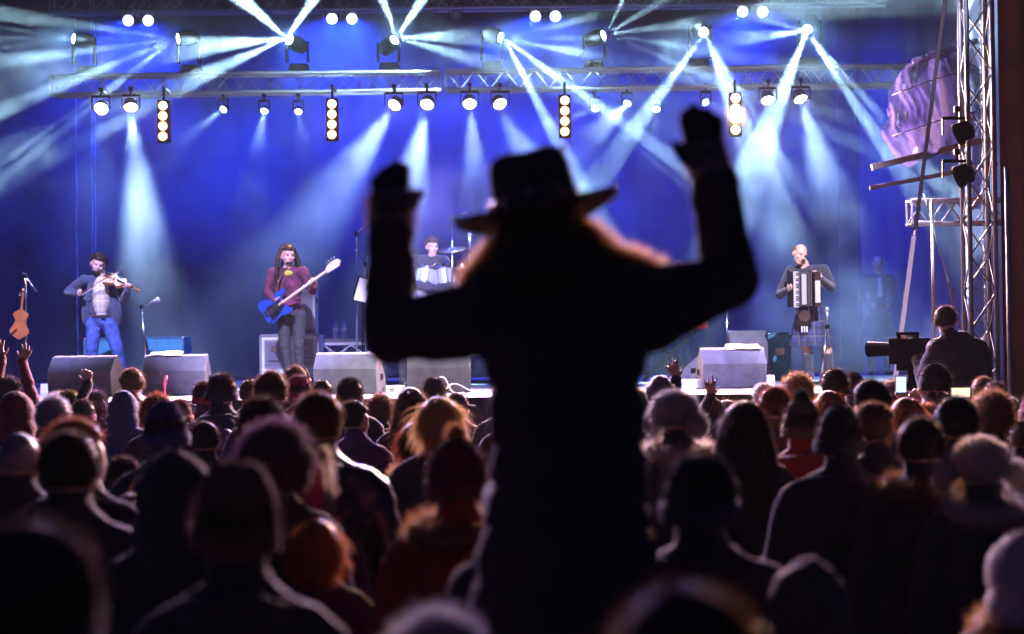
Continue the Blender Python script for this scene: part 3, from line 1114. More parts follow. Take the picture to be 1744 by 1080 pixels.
GEAR_W = dict(short=0.178, curly=0.225, afro=0.265, long=0.215, bob=0.21, bald=0.160, beanie=0.195, pompom=0.200, tall=0.200, pointed=0.198, hood=0.242, furhood=0.25, fleece=0.25, trapper=0.33, cap=0.18, flatcap=0.20,
              headphones=0.20, headband=0.225, bun=0.178)
GEAR_TOP = dict(short=0.130, curly=0.165, afro=0.185, long=0.137, bob=0.142, bald=0.115, beanie=0.128, pompom=0.195, tall=0.165, pointed=0.150, hood=0.155, furhood=0.155, fleece=0.155, trapper=0.135, cap=0.135, flatcap=0.115,
                headphones=0.138, headband=0.142, bun=0.20)
CROWD = []


def spectator(px, py, w, gear, colors, coat, label, turn=0.0, pose='down', bulk=1.0, yaw=0.0, skin=0, hands=None, collar=None, depth=None):
    """(px, py): photo pixel of the crown of the head, w: width of head or hat in photo pixels"""
    CROWD.append(dict(px=px, py=py, w=w, gear=gear, colors=colors, coat=coat, label=label, turn=turn, pose=pose, bulk=bulk, yaw=yaw, skin=skin, hands=hands, collar=collar, depth=depth))


def place_crowd():
    for e in CROWD:
        Y = e['depth'] or F_PX * GEAR_W[e['gear']] / e['w']
        e['Y'] = Y
    # nobody stands inside a neighbour: whoever is farther steps back
    order = sorted(CROWD, key=lambda e: e['Y'])
    for it in range(3):
        for i, e in enumerate(order):
            for g in order[:i]:
                for _ in range(12):
                    xe, xg = at(e['px'], e['py'], e['Y']).x, at(g['px'], g['py'], g['Y']).x
                    if abs(xe - xg) < 0.36 and abs(e['Y'] - g['Y']) < 0.27:
                        e['Y'] += 0.05
                    else:
                        break
        order.sort(key=lambda e: e['Y'])
    for k, e in enumerate(CROWD):
        top = at(e['px'], e['py'], e['Y'])
        # the 1.78 m figure's crown with this headgear
        full = HEAD_C.z + GEAR_TOP[e['gear']]
        s = max(0.72, min(1.10, top.z / full))
        e['h'] = top.z
        sink = top.z - s * full
        if abs(sink) > 0.02:
            print('HEIGHT', e['label'], round(top.z, 2), round(e['Y'], 2))
        root = thing('person', e['label'], 'person', (top.x, e['Y'], 0), math.pi + e['yaw'], 'spectators in the crowd')
        root.scale = (s, s, s)
        if e['hands']:
            arms = {}
            inv = Matrix.Rotation(-(math.pi + e['yaw']), 3, 'Z')
            for px, py, dx, curl, dy in e['hands']:
                # wrist pixel -> local point
                q = inv @ (at(px, py, e['Y'] + dy) - V((top.x, e['Y'], 0))) / s
                sd = 1 if q.x > 0 else -1
                if sd in arms:
                    sd = -sd
                sh = V((sd * 0.182, 0.01, 1.400))
                mid = (sh + q) / 2
                L = (q - sh).length
                out = max(0.0, 0.29 ** 2 - (L / 2) ** 2) ** 0.5
                el = mid + V((sd * 0.5, 0.0, -0.6)).normalized() * out
                arms[sd] = (el, q, inv @ V((dx, 0, 1)), inv @ V((-1 if px > e['px'] else 1, 0, 0)), curl)
            me = crowd_fig(e['pose'], e['turn'], e['bulk'], arms, 0.0085)
        else:
            me = crowd_body((e['pose'], e['turn'], e['bulk']))
        b = link('body', me, root)
        for i, m in ((SKIN, SKINS[e['skin']]), (TOP, CL[e['coat']])):
            b.material_slots[i].link = 'OBJECT'
            b.material_slots[i].material = m
        put_headwear(root, e['gear'], k % 3, HEAD_C, Matrix.Rotation(e['turn'], 3, 'Z'), e['colors'])
        if e['collar']:
            o = link('fur_collar', collar_mesh(), root)
            o.material_slots[0].link = 'OBJECT'
            o.material_slots[0].material = e['collar']
        elif e['gear'] not in ('hood', 'furhood', 'fleece') and k % 2 == 0:
            o = link('hood', hood_down_mesh(), root)
            o.material_slots[0].link = 'OBJECT'
            o.material_slots[0].material = CL[e['coat']]


_cm = {}


def collar_mesh():
    if 'c' not in _cm:
        mb = MB()
        rs = random.Random(4)
        pts = []
        for i in range(1700):
            a = rs.uniform(0, 2 * math.pi)
            b_ = rs.uniform(0, 2 * math.pi)
            d = V((math.cos(a) * math.cos(b_), math.sin(a) * math.cos(b_), math.sin(b_)))
            pts.append((V((math.cos(a) * 0.135, 0.03 + math.sin(a) * 0.115, 1.50 - 0.02 * math.sin(a))) + d * 0.030, d))
        n = 30
        ring = [V((math.cos(2 * math.pi * i / n) * 0.135, 0.03 + math.sin(2 * math.pi * i / n) * 0.115, 1.50 - 0.02 * math.sin(2 * math.pi * i / n))) for i in range(n + 1)]
        mb.tube(ring, 0.034, 8)
        strands(mb, pts, 0.045, (1, (0, 0, 0), 0.45), 0.25, 0.0018, 3, rs)
        _cm['c'] = mb.mesh('fur_collar', FUR['cream'], True)
    return _cm['c']


def hood_down_mesh():
    if 'h' not in _cm:
        f = Fig()
        f.ell((0, 0.125, 1.44), (0.115, 0.055, 0.085), 0)
        f.cone((-0.11, 0.06, 1.49), (-0.04, 0.13, 1.50), 0.030, 0.036, 0)
        f.cone((0.11, 0.06, 1.49), (0.04, 0.13, 1.50), 0.030, 0.036, 0)
        f.cone((-0.04, 0.13, 1.50), (0.04, 0.13, 1.50), 0.036, 0.036, 0)
        _cm['h'] = f.fuse('hood', [CL['black']], 0.014, 2, wrinkle=(0.010, 14, (0,)))
    return _cm['h']


H, C_, U = HR, CL, FUR
S_ = spectator
# rows by the stage
S_(224, 632, 42, 'flatcap', [C_['brown'], C_['brown'], H['brown']], 'brown', 'spectator in a brown cap and glasses right before the bare wedge monitor', turn=0.5)
S_(259, 658, 32, 'curly', [H['purple']], 'navy', 'curly head between the brown cap and the pink glow stick')
S_(377, 638, 50, 'beanie', [C_['navy'], C_['navy'], H['dark']], 'navy', 'tall spectator in a smooth navy beanie near the stage', turn=0.3)
S_(348, 652, 22, 'beanie', [C_['red'], C_['red'], H['dark']], 'black', 'far spectator in a red beanie half hidden by the tall navy beanie', depth=13.6)
S_(461, 632, 52, 'cap', [C_['navy'], C_['navy'], H['brown']], 'navy', 'spectator in a dark blue cap standing before the flight case', turn=0.15)
S_(427, 647, 30, 'short', [H['black']], 'black', 'dark head squeezed between the navy beanie and the blue cap', depth=14)
S_(505, 622, 40, 'headphones', [H['brown'], mat('headphone_black', (0.01, 0.01, 0.012), 0.4)], 'black', 'crew member wearing headphones under the bassist')
S_(510, 641, 44, 'beanie', [C_['crimson'], C_['crimson'], H['dark']], 'maroon', 'spectator in a bright crimson knitted beanie')
S_(549, 648, 30, 'short', [H['black']], 'navy', 'photographer crouching in the pit before the centre monitor', depth=14.2)
S_(596, 645, 46, 'beanie', [C_['olive'], C_['olive'], H['dark']], 'black', 'spectator in a smooth olive beanie below the drum riser')
S_(740, 644, 42, 'beanie', [C_['navy'], C_['navy'], H['dark']], 'black', 'spectator in a small dark navy beanie by the floor cables')
S_(780, 670, 38, 'cap', [C_['purple'], C_['purple'], H['dark']], 'black', 'spectator in a peaked cap turned sideways beside the raised coat', turn=-1.2)
S_(808, 681, 32, 'flatcap', [C_['grey'], C_['grey'], H['dark']], 'black', 'spectator in a flat grey cap half hidden by the raised coat')
S_(1125, 638, 46, 'bald', [H['grey']], 'grey', 'balding grey spectator peering past the raised coat', turn=-0.3)
S_(1282, 633, 34, 'hood', [C_['green']], 'green', 'spectator in a dark green hood clapping overhead', hands=[(1247, 648, 0.1, 0.7, 0.1), (1268, 678, -0.1, 0.35, -0.1)])
S_(1300, 654, 38, 'short', [H['grey']], 'black', 'short grey haired spectator beside the clapping green hood')
S_(1318, 660, 54, 'short', [H['auburn']], 'brown', 'auburn haired spectator in front of the short grey hair')
S_(1357, 636, 54, 'curly', [H['tawny']], 'brown', 'spectator with tawny curls at the accordionist\'s feet')
S_(1420, 629, 44, 'short', [H['dark']], 'black', 'dark haired spectator just beside the accordionist\'s sock')
S_(1452, 634, 42, 'pointed', [C_['black'], C_['black'], H['dark']], 'black', 'spectator in a dark pointed beanie before the smoke')
S_(1480, 648, 58, 'short', [H['black']], 'black', 'close cropped black head with an earring before the smoke', turn=0.3)
S_(1516, 648, 44, 'curly', [H['brown']], 'brown', 'fuzzy brown head beside the white strap')
S_(1588, 620, 48, 'pointed', [C_['black'], C_['black'], H['dark']], 'black', 'spectator in profile holding up a lit phone before the camera operator', turn=1.25, pose='phone', yaw=0.3)
S_(1673, 643, 38, 'short', [H['brown']], 'black', 'brown haired spectator under the tower')
S_(1694, 652, 46, 'beanie', [C_['white'], C_['white'], H['dark']], 'grey', 'spectator in a white woollen beanie under the tower')
S_(14, 642, 46, 'curly', [H['dark']], 'maroon', 'spectator throwing both hands up below the hanging violin', hands=[(2, 612, -0.2, 0.3, 0.0), (38, 618, 0.35, 0.35, 0.0)])
# second band
S_(28, 666, 68, 'hood', [C_['maroon']], 'maroon', 'spectator in a raised maroon hood below the hanging violin')
S_(98, 669, 46, 'curly', [H['grey']], 'black', 'fluffy grey head behind the short grey hair')
S_(92, 677, 56, 'short', [H['grey']], 'black', 'short grey hair in front of the fluffy grey head')
S_(118, 666, 28, 'beanie', [C_['yellow'], C_['yellow'], H['dark']], 'black', 'far spectator in a yellow beanie', depth=13.2)
S_(143, 682, 44, 'beanie', [C_['maroon'], C_['maroon'], H['dark']], 'black', 'spectator raising a horned hand, in a dark red beanie', hands=[(150, 655, 0.0, 0.9, 0.3)])
S_(163, 666, 48, 'curly', [H['purple']], 'purple', 'spectator with a cloud of violet-lit curls next to the horned hand')  # the violet light is put into the hair colour
S_(172, 686, 44, 'bob', [H['auburn']], 'black', 'spectator with red bobbed hair beside the blue hood')
S_(211, 665, 56, 'hood', [C_['blue']], 'blue', 'spectator in a tall blue hood')
S_(267, 671, 56, 'curly', [H['auburn']], 'black', 'spectator with bushy reddish hair behind the blue knit hat')
S_(283, 684, 78, 'pointed', [C_['blue'], C_['blue'], H['dark']], 'navy', 'broad spectator in a blue knitted hat with a crown tip')
S_(327, 685, 46, 'hood', [C_['navy']], 'navy', 'spectator in a dark navy hood beside the blue knitted hat')
S_(344, 675, 36, 'pompom', [C_['rust'], FUR['tawny'], H['brown']], 'black', 'spectator in a rust bobble hat beside the navy hood')
S_(307, 682, 26, 'beanie', [C_['red'], C_['red'], H['dark']], 'black', 'red cap top showing between the blue knitted hat and the navy hood', depth=12.5)
S_(349, 719, 54, 'short', [H['dark']], 'black', 'dark haired spectator below the navy hood')
S_(386, 730, 42, 'bald', [H['grey']], 'grey', 'small bald head beside the big fluffy afro')
S_(447, 680, 84, 'beanie', [C_['brown'], C_['brown'], H['dark']], 'black', 'spectator in a wide brown knitted cap above the fluffy afro')
S_(544, 670, 82, 'short', [H['brown']], 'puffer', 'tall man with short brown hair and a bare ear in a padded jacket', turn=-0.25, bulk=1.1)
S_(605, 684, 50, 'short', [H['dark']], 'purple', 'dark haired spectator in a pale-edged puffer coat', turn=-0.8)
S_(648, 671, 50, 'curly', [H['brown']], 'black', 'frizzy brown haired spectator below the drum riser')
S_(700, 661, 56, 'long', [H['brown']], 'black', 'spectator with long straight brown hair beside the frizzy head')
S_(715, 680, 42, 'headband', [H['dark'], C_['navy']], 'black', 'dark head wearing a navy headband behind the blonde')
S_(748, 677, 76, 'bob', [H['blond']], 'black', 'bright blonde bobbed head near the raised coat')
S_(808, 691, 44, 'fleece', [C_['grey']], 'grey', 'spectator in a woolly grey hood against the raised coat')
S_(713, 717, 76, 'headband', [H['auburn'], C_['black']], 'black', 'auburn head with a black ear band and a furry collar', collar=FUR['tawny'])
S_(1152, 668, 84, 'trapper', [FUR['grey']], 'black', 'spectator in a white-rimmed ear-flap hat beside the raised coat', turn=-0.9, collar=FUR['cream'], depth=8.2)
S_(1210, 676, 58, 'hood', [C_['black']], 'black', 'black hooded spectator with one spread hand raised', hands=[(1210, 678, 0.0, 0.12, -0.25)])
S_(1170, 690, 44, 'short', [H['dark']], 'black', 'spectator reaching one narrow hand up behind the ear-flap hat', hands=[(1152, 648, -0.25, 0.35, 0.0)], depth=11.4)
S_(1266, 684, 82, 'long', [H['dark']], 'black', 'spectator with long dark wavy hair below the clapping hands')
S_(1363, 664, 72, 'pompom', [C_['brown'], FUR['black'], H['dark']], 'red', 'spectator in a brown bobble hat and red jacket')
S_(1412, 666, 54, 'bob', [H['ginger']], 'brown', 'ginger bobbed head beside the brown bobble hat')
S_(1430, 693, 88, 'pointed', [C_['green'], C_['green'], H['dark']], 'black', 'broad spectator in a dark green knitted hat', turn=-0.4, bulk=1.12)
S_(1490, 688, 70, 'short', [H['brown']], 'black', 'brown haired spectator showing a cheek beside the green knitted hat', turn=-0.9, skin=1)
S_(1543, 678, 62, 'bob', [H['ginger']], 'black', 'bright ginger head behind the round black head')
S_(1580, 688, 34, 'curly', [H['auburn']], 'black', 'small red curly head between the ginger and the black hair', depth=11.5)
S_(1625, 677, 72, 'short', [H['black']], 'black', 'smooth black haired spectator beneath the camera operator')
S_(1687, 666, 72, 'curly', [H['tawny']], 'brown', 'spectator with tawny curls under the white beanie')
S_(1565, 713, 80, 'short', [H['dark']], 'black', 'round black head with a furry shoulder beside the fur hat', collar=FUR['tawny'])
S_(1742, 715, 52, 'bald', [H['tawny']], 'brown', 'balding spectator lit orange beside the fur hat', skin=1)
# third band
S_(8, 722, 46, 'beanie', [C_['blue'], C_['blue'], H['dark']], 'navy', 'spectator in a blue beanie behind the balding grey head')
S_(33, 735, 74, 'bald', [H['grey']], 'black', 'balding grey head with a pale rim beneath the maroon hood')
S_(133, 716, 88, 'short', [H['auburn']], 'black', 'spectator in glasses looking sideways with reddish hair', turn=-1.1)
S_(120, 738, 100, 'short', [H['dark']], 'black', 'thick dark haired spectator before the one in glasses')
S_(212, 780, 70, 'beanie', [C_['maroon'], C_['maroon'], H['dark']], 'black', 'spectator in a plum beanie behind the huge dark hood')
S_(300, 767, 150, 'fleece', [C_['black']], 'black', 'spectator in a huge dark fleecy hood')
S_(405, 785, 156, 'tall', [C_['brown'], C_['brown'], H['dark']], 'black', 'spectator in a tall brown-grey beanie with a glowing edge')
S_(470, 716, 132, 'afro', [H['purple']], 'black', 'spectator with a wide fluffy afro')
S_(515, 770, 116, 'furhood', [C_['pink'], FUR['cream']], 'purple', 'spectator in a pinkish hood turned to one side', turn=-1.2)
S_(540, 886, 106, 'bob', [H['ginger']], 'navy', 'short ginger blond child with a rim of light')
S_(778, 722, 108, 'pompom', [C_['maroon'], FUR['tawny'], H['dark']], 'red', 'spectator in a maroon bobble hat and red coat with fur trim', collar=FUR['tawny'])
S_(225, 842, 96, 'bob', [H['auburn']], 'black', 'auburn head with an orange glint under the huge dark hood')
S_(1112, 732, 60, 'bob', [H['pale']], 'grey', 'pale blonde hair just beside the raised coat')
S_(1190, 779, 132, 'beanie', [C_['navy'], C_['navy'], H['black']], 'black', 'spectator in a large dark navy beanie beside the raised coat', bulk=1.1)
S_(1287, 820, 80, 'bob', [H['blond']], 'black', 'golden blonde head behind the large navy beanie')
S_(1668, 748, 150, 'trapper', [FUR['cream']], 'black', 'spectator in a cream fur hat with ear flaps and fur collar', collar=FUR['cream'])
S_(1735, 795, 84, 'pompom', [C_['rust'], FUR['tawny'], H['brown']], 'brown', 'spectator in a rusty knitted bobble hat beside the fur hat')
S_(1740, 905, 160, 'fleece', [C_['cream']], 'navy', 'spectator in a pale fleecy hood', collar=FUR['tawny'])
# closest
S_(60, 898, 235, 'beanie', [C_['black'], C_['black'], H['dark']], 'rust', 'big blurred spectator in a black hat and orange-lit coat')  # rust coat colour stands in for the orange light on the shoulders
S_(745, 1040, 200, 'curly', [H['grey']], 'black', 'grey curly head low beside the raised coat')
S_(1165, 1000, 250, 'short', [H['brown']], 'black', 'large blurred brown head close behind the raised coat')
S_(1375, 950, 172, 'hood', [C_['brown']], 'blue', 'spectator in a brown hood with a pale blue strap')

# people filling the rows between, each with a look of its own
place_first = list(CROWD)
for e in place_first:
    e['Y'] = e['depth'] or F_PX * GEAR_W[e['gear']] / e['w']
looks = []
for coat in ('navy', 'brown', 'green', 'maroon', 'grey', 'purple', 'teal', 'olive'):
    for gear, colr, txt in (('short', [H['brown']], 'short brown hair'), ('beanie', [C_['grey'], C_['grey'], H['dark']], 'a grey beanie'), ('long', [H['auburn']], 'long auburn hair'), ('pompom', [C_['purple'], FUR['grey'], H['dark']], 'a violet bobble hat'),
                            ('curly', [H['tawny']], 'tawny curls'), ('beanie', [C_['rust'], C_['rust'], H['dark']], 'a rust beanie'), ('hood', [C_[coat]], 'a raised hood'), ('bob', [H['brown']], 'a brown bob'), ('pointed', [C_['maroon'], C_['maroon'], H['dark']], 'a wine red knitted hat'), ('bun', [H['dark']], 'dark hair in a bun')):
        looks.append((gear, colr, coat, txt))
rf = random.Random(19)
rf.shuffle(looks)
ROWS = []
yy = 4.9
while yy < 13.4:
    half = 872 / F_PX * yy + 0.15
    xx = -half + rf.uniform(0, 0.4)
    while xx < half:
        ROWS.append((xx + rf.uniform(-0.08, 0.08), yy + rf.uniform(-0.12, 0.12)))
        xx += 0.56
    yy += 0.62
k = 0
for X, Y_ in ROWS:
    if k >= len(looks) or (abs(X - 0.13) < 0.45 and Y_ < 5.6):
        continue
    ok = True
    for e in CROWD:
        q = at(e['px'], e['py'], e['Y'])
        if abs(q.x - X) < 0.40 and abs(e['Y'] - Y_) < 0.42:
            ok = False
            break
    h = rf.uniform(1.50, 1.72)
    d = V((X, Y_, h)) - CAM
    px, py = CX + F_PX * d.dot(_r) / d.dot(_f), CY - F_PX * d.dot(_u) / d.dot(_f)
    for e in place_first:                      # nobody hides a head that the photograph shows
        wme = F_PX * 0.2 / Y_
        if Y_ < e['Y'] and abs(px - e['px']) < 0.45 * (e['w'] + wme) and py < e['py'] + 1.1 * e['w']:
            ok = False
            break
    if not ok:
        continue
    gear, colr, coat, txt = looks[k]
    spectator(px, py, 60, gear, colr, coat, 'spectator with %s and %s coat among the packed rows' % (txt, ('an ' if coat[0] == 'o' else 'a ') + coat), turn=rf.choice((0.0, 0.4, -0.4)), yaw=0.0, skin=rf.randrange(2), depth=Y_)
    CROWD[-1]['Y'] = Y_
    k += 1
print('FILLERS', k)
place_crowd()
# ------------------------------------------------------------------ the band
class Pose:
    """joints given as photo pixels at the depth of the performer's feet, plus metres towards (-) or away from (+) the camera"""

    def __init__(self, px, Y, z=STAGE_Z):
        self.Y = Y
        self.root = V((at(px, 560, Y).x, Y, z))

    def __call__(self, px, py, dy=0.0):
        return at(px, py, self.Y + dy) - self.root


def frame(o, x, n):
    """matrix with X along x, Z along n (roughly), origin o"""
    x = V(x).normalized()
    n = V(n)
    y = n.cross(x).normalized()
    z = x.cross(y)
    return Matrix(((x.x, y.x, z.x, o[0]), (x.y, y.y, z.y, o[1]), (x.z, y.z, z.z, o[2]), (0, 0, 0, 1)))


def rotated(rx=0, ry=0, rz=0):
    return Euler((R(rx), R(ry), R(rz))).to_matrix()


def plaid(name, c1, c2, c3, sc):
    m = bpy.data.materials.new(name)
    m.use_nodes = True
    nt = m.node_tree
    b = nt.nodes['Principled BSDF']
    b.inputs['Roughness'].default_value = 0.85
    tc = nt.nodes.new('ShaderNodeTexCoord')
    sep = nt.nodes.new('ShaderNodeSeparateXYZ')
    nt.links.new(tc.outputs['Object'], sep.inputs[0])
    col_ = None
    prev = c1
    for ax, s, c, wd in ((0, sc, c2, 0.45), (2, sc, c2, 0.45), (0, sc * 0.5, c3, 0.12), (2, sc * 0.5, c3, 0.12)):
        mu = nt.nodes.new('ShaderNodeMath')
        mu.operation = 'MULTIPLY'
        mu.inputs[1].default_value = s
        nt.links.new(sep.outputs[ax], mu.inputs[0])
        fr = nt.nodes.new('ShaderNodeMath')
        fr.operation = 'FRACT'
        nt.links.new(mu.outputs[0], fr.inputs[0])
        lt = nt.nodes.new('ShaderNodeMath')
        lt.operation = 'LESS_THAN'
        lt.inputs[1].default_value = wd
        nt.links.new(fr.outputs[0], lt.inputs[0])
        h = nt.nodes.new('ShaderNodeMath')
        h.operation = 'MULTIPLY'
        h.inputs[1].default_value = 0.6
        nt.links.new(lt.outputs[0], h.inputs[0])
        mx = nt.nodes.new('ShaderNodeMixRGB')
        nt.links.new(h.outputs[0], mx.inputs[0])
        if col_ is None:
            mx.inputs[1].default_value = (*prev, 1)
        else:
            nt.links.new(col_, mx.inputs[1])
        mx.inputs[2].default_value = (*c, 1)
        col_ = mx.outputs[0]
    nt.links.new(col_, b.inputs['Base Color'])
    MATS[name] = m
    return m


M_jacket = cloth('jacket_slate', (0.05, 0.06, 0.10))
M_plaid = plaid('shirt_plaid', (0.62, 0.52, 0.30), (0.40, 0.34, 0.30), (0.75, 0.72, 0.65), 13)
M_denim = mat('denim', (0.05, 0.09, 0.28), 0.8, noise_scale=14, noise_amt=0.5, bump=0.3)
M_leather = mat('belt_leather', (0.06, 0.03, 0.02), 0.5)
M_jumper = mat('jumper_maroon', (0.10, 0.02, 0.05), 0.9, noise_scale=10, noise_amt=0.7, bump=0.3)
M_blackjeans = mat('jeans_black', (0.025, 0.025, 0.032), 0.8, bump=0.2)
M_tartan = plaid('kilt_tartan', (0.03, 0.04, 0.14), (0.015, 0.015, 0.02), (0.10, 0.10, 0.13), 11)
M_woodred = mat('violin_varnish', (0.32, 0.10, 0.03), 0.25, noise_scale=6, noise_amt=0.3)
M_spruce = mat('violin_top', (0.62, 0.36, 0.14), 0.3, noise_scale=8, noise_amt=0.2)
M_ebony = mat('ebony', (0.012, 0.010, 0.010), 0.35)
M_maple = mat('maple', (0.62, 0.48, 0.30), 0.35)
M_chrome = mat('chrome', (0.75, 0.75, 0.78), 0.15, 1.0)
M_paper = mat('paper', (0.8, 0.8, 0.78), 0.8)
M_bluepaint = mat('bass_blue', (0.015, 0.05, 0.30), 0.15)


def fiddle_outline(L=0.355, w=(0.084, 0.055, 0.104)):
    pts = []
    for k in range(33):
        t = k / 32
        ang = math.pi * t
        x = -L / 2 + L * t
        # lower bout, waist, upper bout
        b = w[2] * math.exp(-((t - 0.24) / 0.20) ** 2) + w[0] * math.exp(-((t - 0.80) / 0.17) ** 2) + 0.044 * math.exp(-((t - 0.5) / 0.16) ** 2)
        e = (1 - abs(2 * t - 1) ** 8) ** 0.5 if abs(2 * t - 1) < 1 else 0
        pts.append((x, b * e))
    return [(x, y) for x, y in pts] + [(x, -y) for x, y in reversed(pts[1:-1])]


def violin(name, label, m4, back=False):
    """X from tail to scroll, Z out of the table; origin at body centre"""
    t = thing(name, label, 'violin', m4.translation)
    rot = m4.to_3x3().to_4x4()
    poly = fiddle_outline()

    def slab(z0, z1, s=1.0):
        mb = MB()
        n = len(poly)
        lo = [rot @ V((x * s, y * s, z0)) for x, y in poly]
        hi = [rot @ V((x * s, y * s, z1)) for x, y in poly]
        mb.add(lo + hi, [tuple(range(n - 1, -1, -1)), tuple(range(n, 2 * n))] + [(i, (i + 1) % n, n + (i + 1) % n, n + i) for i in range(n)])
        return mb
    slab(-0.016, 0.014, 0.97).build('ribs', M_woodred, t)
    slab(0.014, 0.019).build('table', M_spruce, t)
    slab(-0.021, -0.016).build('back_plate', M_woodred, t)
    q = lambda x, y, z: rot @ V((x, y, z))
    MB().bar(q(0.05, 0, 0.030), q(0.315, 0, 0.024), 0.030, 0.012).build('fingerboard', M_ebony, t)
    MB().bar(q(0.16, 0, 0.008), q(0.31, 0, 0.010), 0.022, 0.022).build('neck', M_woodred, t)
    sc = MB().bar(q(0.31, 0, 0.010), q(0.375, 0, -0.004), 0.020, 0.018)
    sc.cyl(q(0.385, -0.014, -0.010), q(0.385, 0.014, -0.010), 0.020, n=14)
    sc.build('scroll', M_woodred, t)
    for k in range(4):
        s = 1 if k % 2 else -1
        MB().cyl(q(0.325 + 0.013 * k, 0, 0.006), q(0.325 + 0.013 * k, s * 0.034, 0.006), 0.004).ell(q(0.325 + 0.013 * k, s * 0.040, 0.006), (0.008, 0.008, 0.008), 8, 6).build('peg', M_ebony, t)
    MB().box(q(-0.01, 0, 0.034), (0.006, 0.040, 0.030), rot.to_3x3()).build('bridge', M_maple, t)
    MB().bar(q(-0.165, 0, 0.024), q(-0.055, 0, 0.032), 0.030, 0.008).build('tailpiece', M_ebony, t)
    MB().ell(q(-0.145, 0.05, 0.030), (0.040, 0.032, 0.010), 12, 8, rot.to_3x3()).build('chin_rest', M_ebony, t)
    for s in (-1, 1):
        MB().bar(q(-0.045, s * 0.042, 0.0196), q(0.03, s * 0.036, 0.0196), 0.005, 0.002).build('sound_hole', M_ebony, t)
    return t


def performer(name_label, P, f, mats, voxel=0.0095, cat='person', wr=(0.006, 12, (TOP, LEGS))):
    root = thing('person', name_label, cat, P.root)
    b = link('body', f.fuse('body', mats, voxel, 3, wrinkle=wr), root)
    return root


def torso(f, pel, chest, shL, shR, neck, r=1.0, mi=TOP, depth=0.115):
    ax = (chest - pel).normalized()
    f.ell(pel, (0.150 * r, depth, 0.110), LEGS)
    f.ell(pel.lerp(chest, 0.45), (0.142 * r, depth * 0.95, 0.17), mi)
    f.ell(chest, (0.170 * r, depth * 1.05, 0.19), mi)
    f.cone(shL.lerp(shR, 0.12), shL.lerp(shR, 0.88), 0.062, 0.062, mi)
    f.cone(neck + V((0, 0.02, -0.06)), neck + V((0, 0.005, 0.06)), 0.062, 0.054, SKIN)


# ---- violinist
P = Pose(171, 20.6)
f = Fig()
hr = rotated(14, 14, 18)
hc = P(167, 450, -0.04)
head(f, hc, hr, 1.05)
chest, pel = P(172, 497), P(173, 546)
shA, shB = P(143, 477), P(202, 478)
torso(f, pel, chest, shA, shB, P(171, 468), 1.0)
f.ell(P(172, 505, -0.070), (0.105, 0.088, 0.25), EXTRA)                # plaid shirt front
f.ell(P(173, 539, -0.035), (0.125, 0.105, 0.024), 7)                   # belt
f.ell(P(150, 525, 0.01), (0.07, 0.10, 0.22), TOP, rotated(0, 6, 0))      # jacket skirts
f.ell(P(197, 525, 0.02), (0.065, 0.10, 0.22), TOP, rotated(0, -8, 0))
arm(f, shA, P(116, 497, 0.06), P(131, 500, -0.17), (0.064, 0.052, 0.040), TOP)
hand(f, P(131, 500, -0.17), P(150, 497, -0.30) - P(131, 500, -0.17), (0.2, 0, 1), 1.0)
arm(f, shB, P(210, 512, -0.10), P(217, 494, -0.36), (0.064, 0.052, 0.040), TOP)
hand(f, P(217, 494, -0.36), P(219, 480, -0.42) - P(217, 494, -0.36), (-1, 0, 0.2), 1.25)
fl = lambda x, y, z: V((x, y, z))
kn = P(157, 594, -0.08)
leg(f, P(160, 551), kn, V((kn.x - 0.02, 0.0, 0.10)), V((kn.x - 0.07, -0.17, 0.045)), (0.098, 0.076, 0.062))
kn = P(199, 592, -0.08)
leg(f, P(186, 551), kn, V((kn.x + 0.05, 0.02, 0.10)), V((kn.x + 0.09, -0.15, 0.045)), (0.098, 0.078, 0.066))
root = performer('violinist in a slate jacket, plaid shirt and jeans playing head bowed', P, f, [SKINS[0], M_jacket, M_denim, M_shoe, M_plaid, M_eye, M_lip, M_leather])
put_headwear(root, 'short', 0, hc, hr, [HR['dark']], 1.06)
bb = MB().ell(hc + hr @ V((0, -0.055, -0.090)), (0.048, 0.044, 0.040), 12, 8, hr)
bb.build('beard', HR['dark'], root, True)
MB().box(P(175, 539, -0.143), (0.05, 0.012, 0.04)).build('belt_buckle', M_chrome, root, bevel=0.004)
a, b = P(178, 472, -0.16) + P.root, P(236, 494, -0.42) + P.root
ax = (b - a).normalized()
violin('violin', 'varnished violin held under the violinist\'s chin', frame(a + ax * 0.17, ax, V((-0.1, -0.55, 0.85))))
a, b = P(134, 503, -0.22) + P.root, P(202, 462, -0.36) + P.root
t = thing('violin_bow', 'violin bow drawn across the strings by the violinist', 'bow', a)
MB().tube([(0, 0, 0), (b - a) * 0.5 + V((0, 0, 0.012)), b - a], 0.005, 6).build('stick', M_woodred, t)
MB().tube([V((0, 0, -0.02)), b - a + V((0, 0, -0.012))], 0.0035, 4).build('horsehair', M_paper, t)
MB().box((0.03, 0, -0.012), (0.05, 0.012, 0.022)).build('frog', M_ebony, t)

